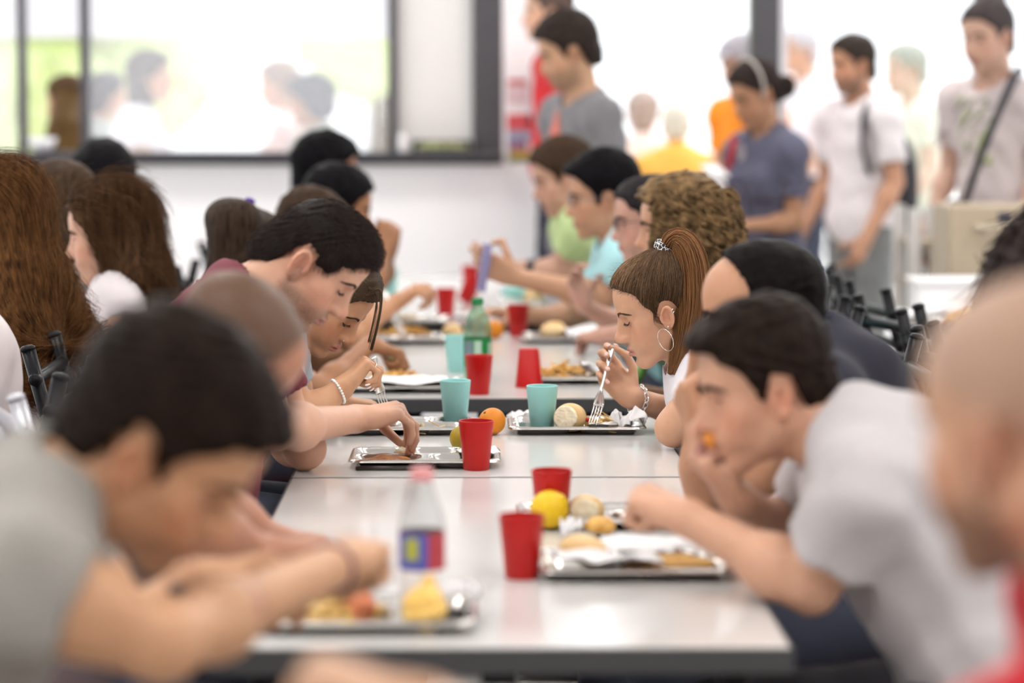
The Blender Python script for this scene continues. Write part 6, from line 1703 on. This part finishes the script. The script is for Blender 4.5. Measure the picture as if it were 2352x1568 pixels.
p = stander('person in a grey t-shirt with a salmon print, looking down in the doorway', 1303, 118, 10.5, 188, 18, skin=(0.56, 0.36, 0.25), hairc=(0.030, 0.022, 0.019), shirt=('midgrey', (122, 120, 124)), tyaw=205, sc=1.06, stub=0.5, hair_t=(0.018, 0.014, 0.032), amp=0.005,
            arms=lambda p: (p.arm_down('L', -0.10), p.arm_down('R', -0.16)))
chest_print(p, mat('salmon', srgb(208, 112, 96), 0.7), 1318, 305, 0.14, 0.17, shape=lambda a, b: abs(a) < 0.30 - b * 0.5)
stander('person in a red top and dark trousers behind the man in the grey shirt', 1258, 28, 12.3, 186, 0, skin=PALE, hairc=(0.10, 0.07, 0.06), shirt=('redtop', (206, 40, 48)), tr=NAVYP, sc=1.0, frac=1.4,
        arms=lambda p: (p.arm_down('L', -0.16), p.arm_down('R', -0.16)))
p = stander('person in a blue grey t-shirt and pale hair band, holding a white paper', 1735, 215, 10.9, 206, 22, female=True, skin=(0.46, 0.27, 0.18), hairc=(0.030, 0.022, 0.020), poly=TIED, shirt=('bluegrey', (90, 90, 110)), sc=1.0, frac=0.62, tyaw=212,
            arms=lambda p: (p.arm('L', p.S['L'] + V(0.02, 0.02, -0.26), p.S['L'] + V(-0.20, -0.10, -0.27), None, V(0, 0, -1), 'hold'), p.arm('R', p.S['R'] + V(-0.02, 0, -0.26), p.S['R'] + V(-0.13, -0.12, -0.25), None, V(0, 0, -1), 'hold')))
F = Fld(); F.sp(p.H.w(-0.12, 0.02, -0.02), 0.045); F.disp(lambda P: clump(P, 0.006, 0.8).astype(F32)); a, b = polygonize(F, 0.006); mesh_obj('hair_bun', a, b, hair_mat((0.030, 0.022, 0.020)), p.root)
ring(p, p.H.w(0.005, 0, 0.05), p.H.R[:, 0] * 0.9 + p.H.R[:, 2] * 0.1, 0.093, 0.006, mat('band_pale', srgb(196, 186, 180), 0.5), 'hair_band', 40)
chest_print(p, mat('pale_print', srgb(170, 166, 176), 0.7), 1704, 350, 0.06, 0.08, shape=lambda a, b: a * a + b * b < 0.22)
chest_print(p, mat('pale_print2', srgb(130, 128, 150), 0.7), 1706, 460, 0.09, 0.12, shape=lambda a, b: abs(a) > 0.15)
c = at(1642, 392, 10.72); t = thing('paper_sheet', c, 0, 'white folded paper held by the woman in blue grey', 'paper')
MB().box(c, (0.08, 0.09, 0.010), rotz(0.6) @ rotx(0.5), bev=0.004).build('sheet', M_PAPER, t)
MB().box(c + V(0, -0.01, -0.03), (0.07, 0.08, 0.008), rotz(0.6) @ rotx(0.7), bev=0.003).build('lower_fold', M_PAPER, t)
c = at(1655, 465, 10.95); t = thing('red_bag', c, 0, 'red bag hanging beside the woman in blue grey', 'bag')
F = Fld(); F.el(c + V(-0.02, 0.03, -0.02), (0.055, 0.09, 0.15)); a, b = polygonize(F, 0.008); mesh_obj('pouch', a, b, mat('bag_red', srgb(190, 40, 50), 0.6), t)
MB().tube([c + V(-0.02, 0.03, 0.10), at(1672, 400, 10.98), at(1688, 315, 10.93)], 0.012, 10).build('strap', mat('bag_red', srgb(190, 40, 50), 0.6), t)
p = stander('person in an orange t-shirt and pale cap behind the dark mullion', 1702, 148, 13.2, 215, 10, skin=PALE, hairc=(0.16, 0.14, 0.14), shirt=('orange', (250, 150, 30)), sc=1.02)
FC = hair_cap(p.H, [(0.085, 0.045), (0.16, 0.06), (0.16, 0.25), (-0.22, 0.25), (-0.22, 0.02), (0, 0.03)], (0.018, 0.016, 0.03), 0.0); v, q = polygonize(FC, 0.007); mesh_obj('cap', v, q, fabric('capgrey', (176, 172, 178)), p.root)
F = Fld(); F.el(p.H.w(0.12, 0, 0.055), (0.06, 0.07, 0.010), p.H.R); a, b = polygonize(F, 0.005); mesh_obj('cap_peak', a, b, fabric('capgrey', (176, 172, 178)), p.root)
p = stander('person in a white t-shirt with a dark backpack, short brown hair and beard', 1957, 148, 12.1, 206, 6, skin=(0.50, 0.29, 0.20), hairc=(0.035, 0.026, 0.022), shirt=('whitetee3', (226, 220, 222)), tr=GREYJ, sc=1.0, stub=0.7, tyaw=214, frac=0.68)
def strap(px_list, Y, r, m, name, parent): return MB().tube([at(a, b, Y) if len(q) < 3 else at(a, b, q[2]) for q in px_list for a, b in [q[:2]]], r, 10, flat=0.35, up=V(0, 1, 0)).build(name, m, parent)
bk = mat('pack_dark', (0.022, 0.020, 0.026), 0.6)
c = at(2052, 420, 12.35); t = thing('backpack', c, 0, 'dark backpack worn by the person in the white t-shirt', 'backpack')
F = Fld(); F.el(c, (0.085, 0.14, 0.23), rotz(0.5)); F.el(c + V(0.05, 0.02, -0.08), (0.06, 0.10, 0.10), I3, 0.03); a, b = polygonize(F, 0.009); mesh_obj('pack', a, b, bk, t)
strap([(2030, 260, 12.22), (1998, 222, 12.08), (1982, 265, 11.96), (1980, 330, 11.95), (1992, 385, 11.97), (2022, 420, 12.1), (2040, 440, 12.2)], 12, 0.030, bk, 'shoulder_strap', t)
p = stander('tall person in a printed white t-shirt with a dark strap across the chest', 2268, 82, 10.95, 222, 10, skin=(0.58, 0.40, 0.34), hairc=(0.055, 0.045, 0.045), shirt=('offwhite', (204, 192, 192)), sc=1.12, tyaw=225, frac=0.66, hair_t=(0.010, 0.008, 0.014))
chest_print(p, mat('print_green', srgb(150, 164, 96), 0.7), 2262, 300, 0.17, 0.26, shape=lambda a, b: math.sin(a * 17 + b * 9) * math.sin(b * 21) > 0.1)
chest_print(p, mat('print_grey', srgb(130, 130, 124), 0.7), 2250, 255, 0.18, 0.10, 'dark_print', shape=lambda a, b: math.sin(a * 25) * math.cos(b * 12) > 0.05)
t = thing('shoulder_bag', at(2215, 470, 10.72), 0, 'dark shoulder bag strap across the tall person in the printed shirt', 'bag')
strap([(2345, 160, 11.06), (2328, 178, 10.80), (2292, 262, 10.73), (2252, 360, 10.70), (2215, 470, 10.74)], 10.7, 0.024, bk, 'strap', t)
F = Fld(); F.el(at(2196, 515, 10.80), (0.05, 0.09, 0.10), rotz(0.4)); a, b = polygonize(F, 0.009); mesh_obj('pouch', a, b, bk, t)
# outside
GO = None
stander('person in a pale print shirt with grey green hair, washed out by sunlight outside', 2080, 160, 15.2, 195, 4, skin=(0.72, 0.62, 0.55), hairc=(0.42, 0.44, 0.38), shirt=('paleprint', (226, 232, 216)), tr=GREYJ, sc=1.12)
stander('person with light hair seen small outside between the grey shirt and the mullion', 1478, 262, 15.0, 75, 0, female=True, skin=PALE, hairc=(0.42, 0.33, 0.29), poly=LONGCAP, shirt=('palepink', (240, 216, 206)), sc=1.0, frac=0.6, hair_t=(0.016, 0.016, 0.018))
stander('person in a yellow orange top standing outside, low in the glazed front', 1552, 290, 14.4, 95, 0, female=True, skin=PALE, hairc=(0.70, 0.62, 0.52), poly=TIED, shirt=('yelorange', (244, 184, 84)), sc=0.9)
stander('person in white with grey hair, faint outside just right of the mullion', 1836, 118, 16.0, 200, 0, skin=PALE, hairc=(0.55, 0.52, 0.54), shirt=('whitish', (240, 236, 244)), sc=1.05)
# seen through the windows on the left
p = stander('person with long red brown hair in dark clothes at the open window', 152, 236, 13.4, 150, 0, female=True, skin=TAN, hairc=(0.085, 0.048, 0.022), poly=LONGCAP, shirt=('darkolive', (66, 54, 42)), sc=1.0, frac=1.4, eyes=False)
ell_hair(p, [p.H.w(-0.03, 0, 0.02), at(152, 300, 13.25), at(165, 345, 13.22)], [0.085, 0.085, 0.06], hair_mat((0.105, 0.060, 0.022), nstretch=(1, 1, 0.1)), h=0.010)
stander('person with dark hair at the left end of the big window', 248, 222, 14.6, 20, 0, female=True, skin=PALE, hairc=(0.05, 0.045, 0.05), poly=LONGCAP, shirt=('greygreen', (170, 176, 170)), sc=0.95)
p = stander('person with long dark hair and a white top in the big window, facing right', 345, 178, 14.0, 5, 0, female=True, skin=PALE, hairc=(0.075, 0.062, 0.055), poly=LONGCAP, shirt=('whitewin', (236, 232, 236)), sc=1.02, frac=0.4)
ell_hair(p, [p.H.w(-0.03, 0, 0.02), at(322, 240, 13.98), at(318, 272, 13.98)], [0.080, 0.062, 0.04], hair_mat((0.075, 0.062, 0.055), nstretch=(1, 1, 0.1)), h=0.010)
stander('person in pale pink with light brown hair right of centre in the big window', 640, 196, 14.8, 180, 8, female=True, skin=PALE, hairc=(0.30, 0.22, 0.18), poly=LONGCAP, shirt=('pinkwin', (238, 208, 204)), sc=1.0)
p = stander('person with bobbed dark hair and grey green top at the right of the big window', 712, 232, 14.0, 160, 4, female=True, skin=TAN, hairc=(0.040, 0.045, 0.060), poly=LONGCAP, shirt=('sagewin', (150, 158, 146)), sc=1.0, hair_t=(0.03, 0.03, 0.022))
# ---------------------------------------------------------------- light, camera
w = bpy.data.worlds.new('sky'); SC.world = w; w.use_nodes = True
w.node_tree.nodes['Background'].inputs['Color'].default_value = (0.94, 0.97, 1.0, 1); w.node_tree.nodes['Background'].inputs['Strength'].default_value = 1.25
sun = bpy.data.lights.new('sun', 'SUN'); sun.energy = 2.1; sun.angle = 0.03; so = bpy.data.objects.new('sun', sun); COL.objects.link(so)
so.rotation_euler = (math.radians(-38), math.radians(24), 0)
cd = bpy.data.cameras.new('camera'); cam = bpy.data.objects.new('camera', cd); COL.objects.link(cam)
cd.sensor_width = 36.0; cd.lens = FPX / W_ * 36.0; cd.clip_start = 0.05; cd.clip_end = 200
cam.location = (0, 0, CAMZ)
cam.matrix_world = Matrix([[_r[0], _u[0], -_f[0], 0], [_r[1], _u[1], -_f[1], 0], [_r[2], _u[2], -_f[2], CAMZ], [0, 0, 0, 1]])
cd.dof.use_dof = True; cd.dof.focus_distance = 5.85; cd.dof.aperture_fstop = 2.0
SC.camera = cam
SC.view_settings.view_transform = 'Standard'; SC.view_settings.look = 'None'; SC.view_settings.exposure = 0.75; SC.view_settings.gamma = 1.0
SC.view_settings.use_curve_mapping = False
SC.cycles.use_adaptive_sampling = True; SC.cycles.adaptive_threshold = 0.1; SC.cycles.adaptive_min_samples = 20
SC.cycles.max_bounces = 7; SC.cycles.diffuse_bounces = 3; SC.cycles.glossy_bounces = 2; SC.cycles.transmission_bounces = 7; SC.cycles.transparent_max_bounces = 12
SC.cycles.caustics_reflective = False; SC.cycles.caustics_refractive = False; SC.cycles.sample_clamp_indirect = 6.0
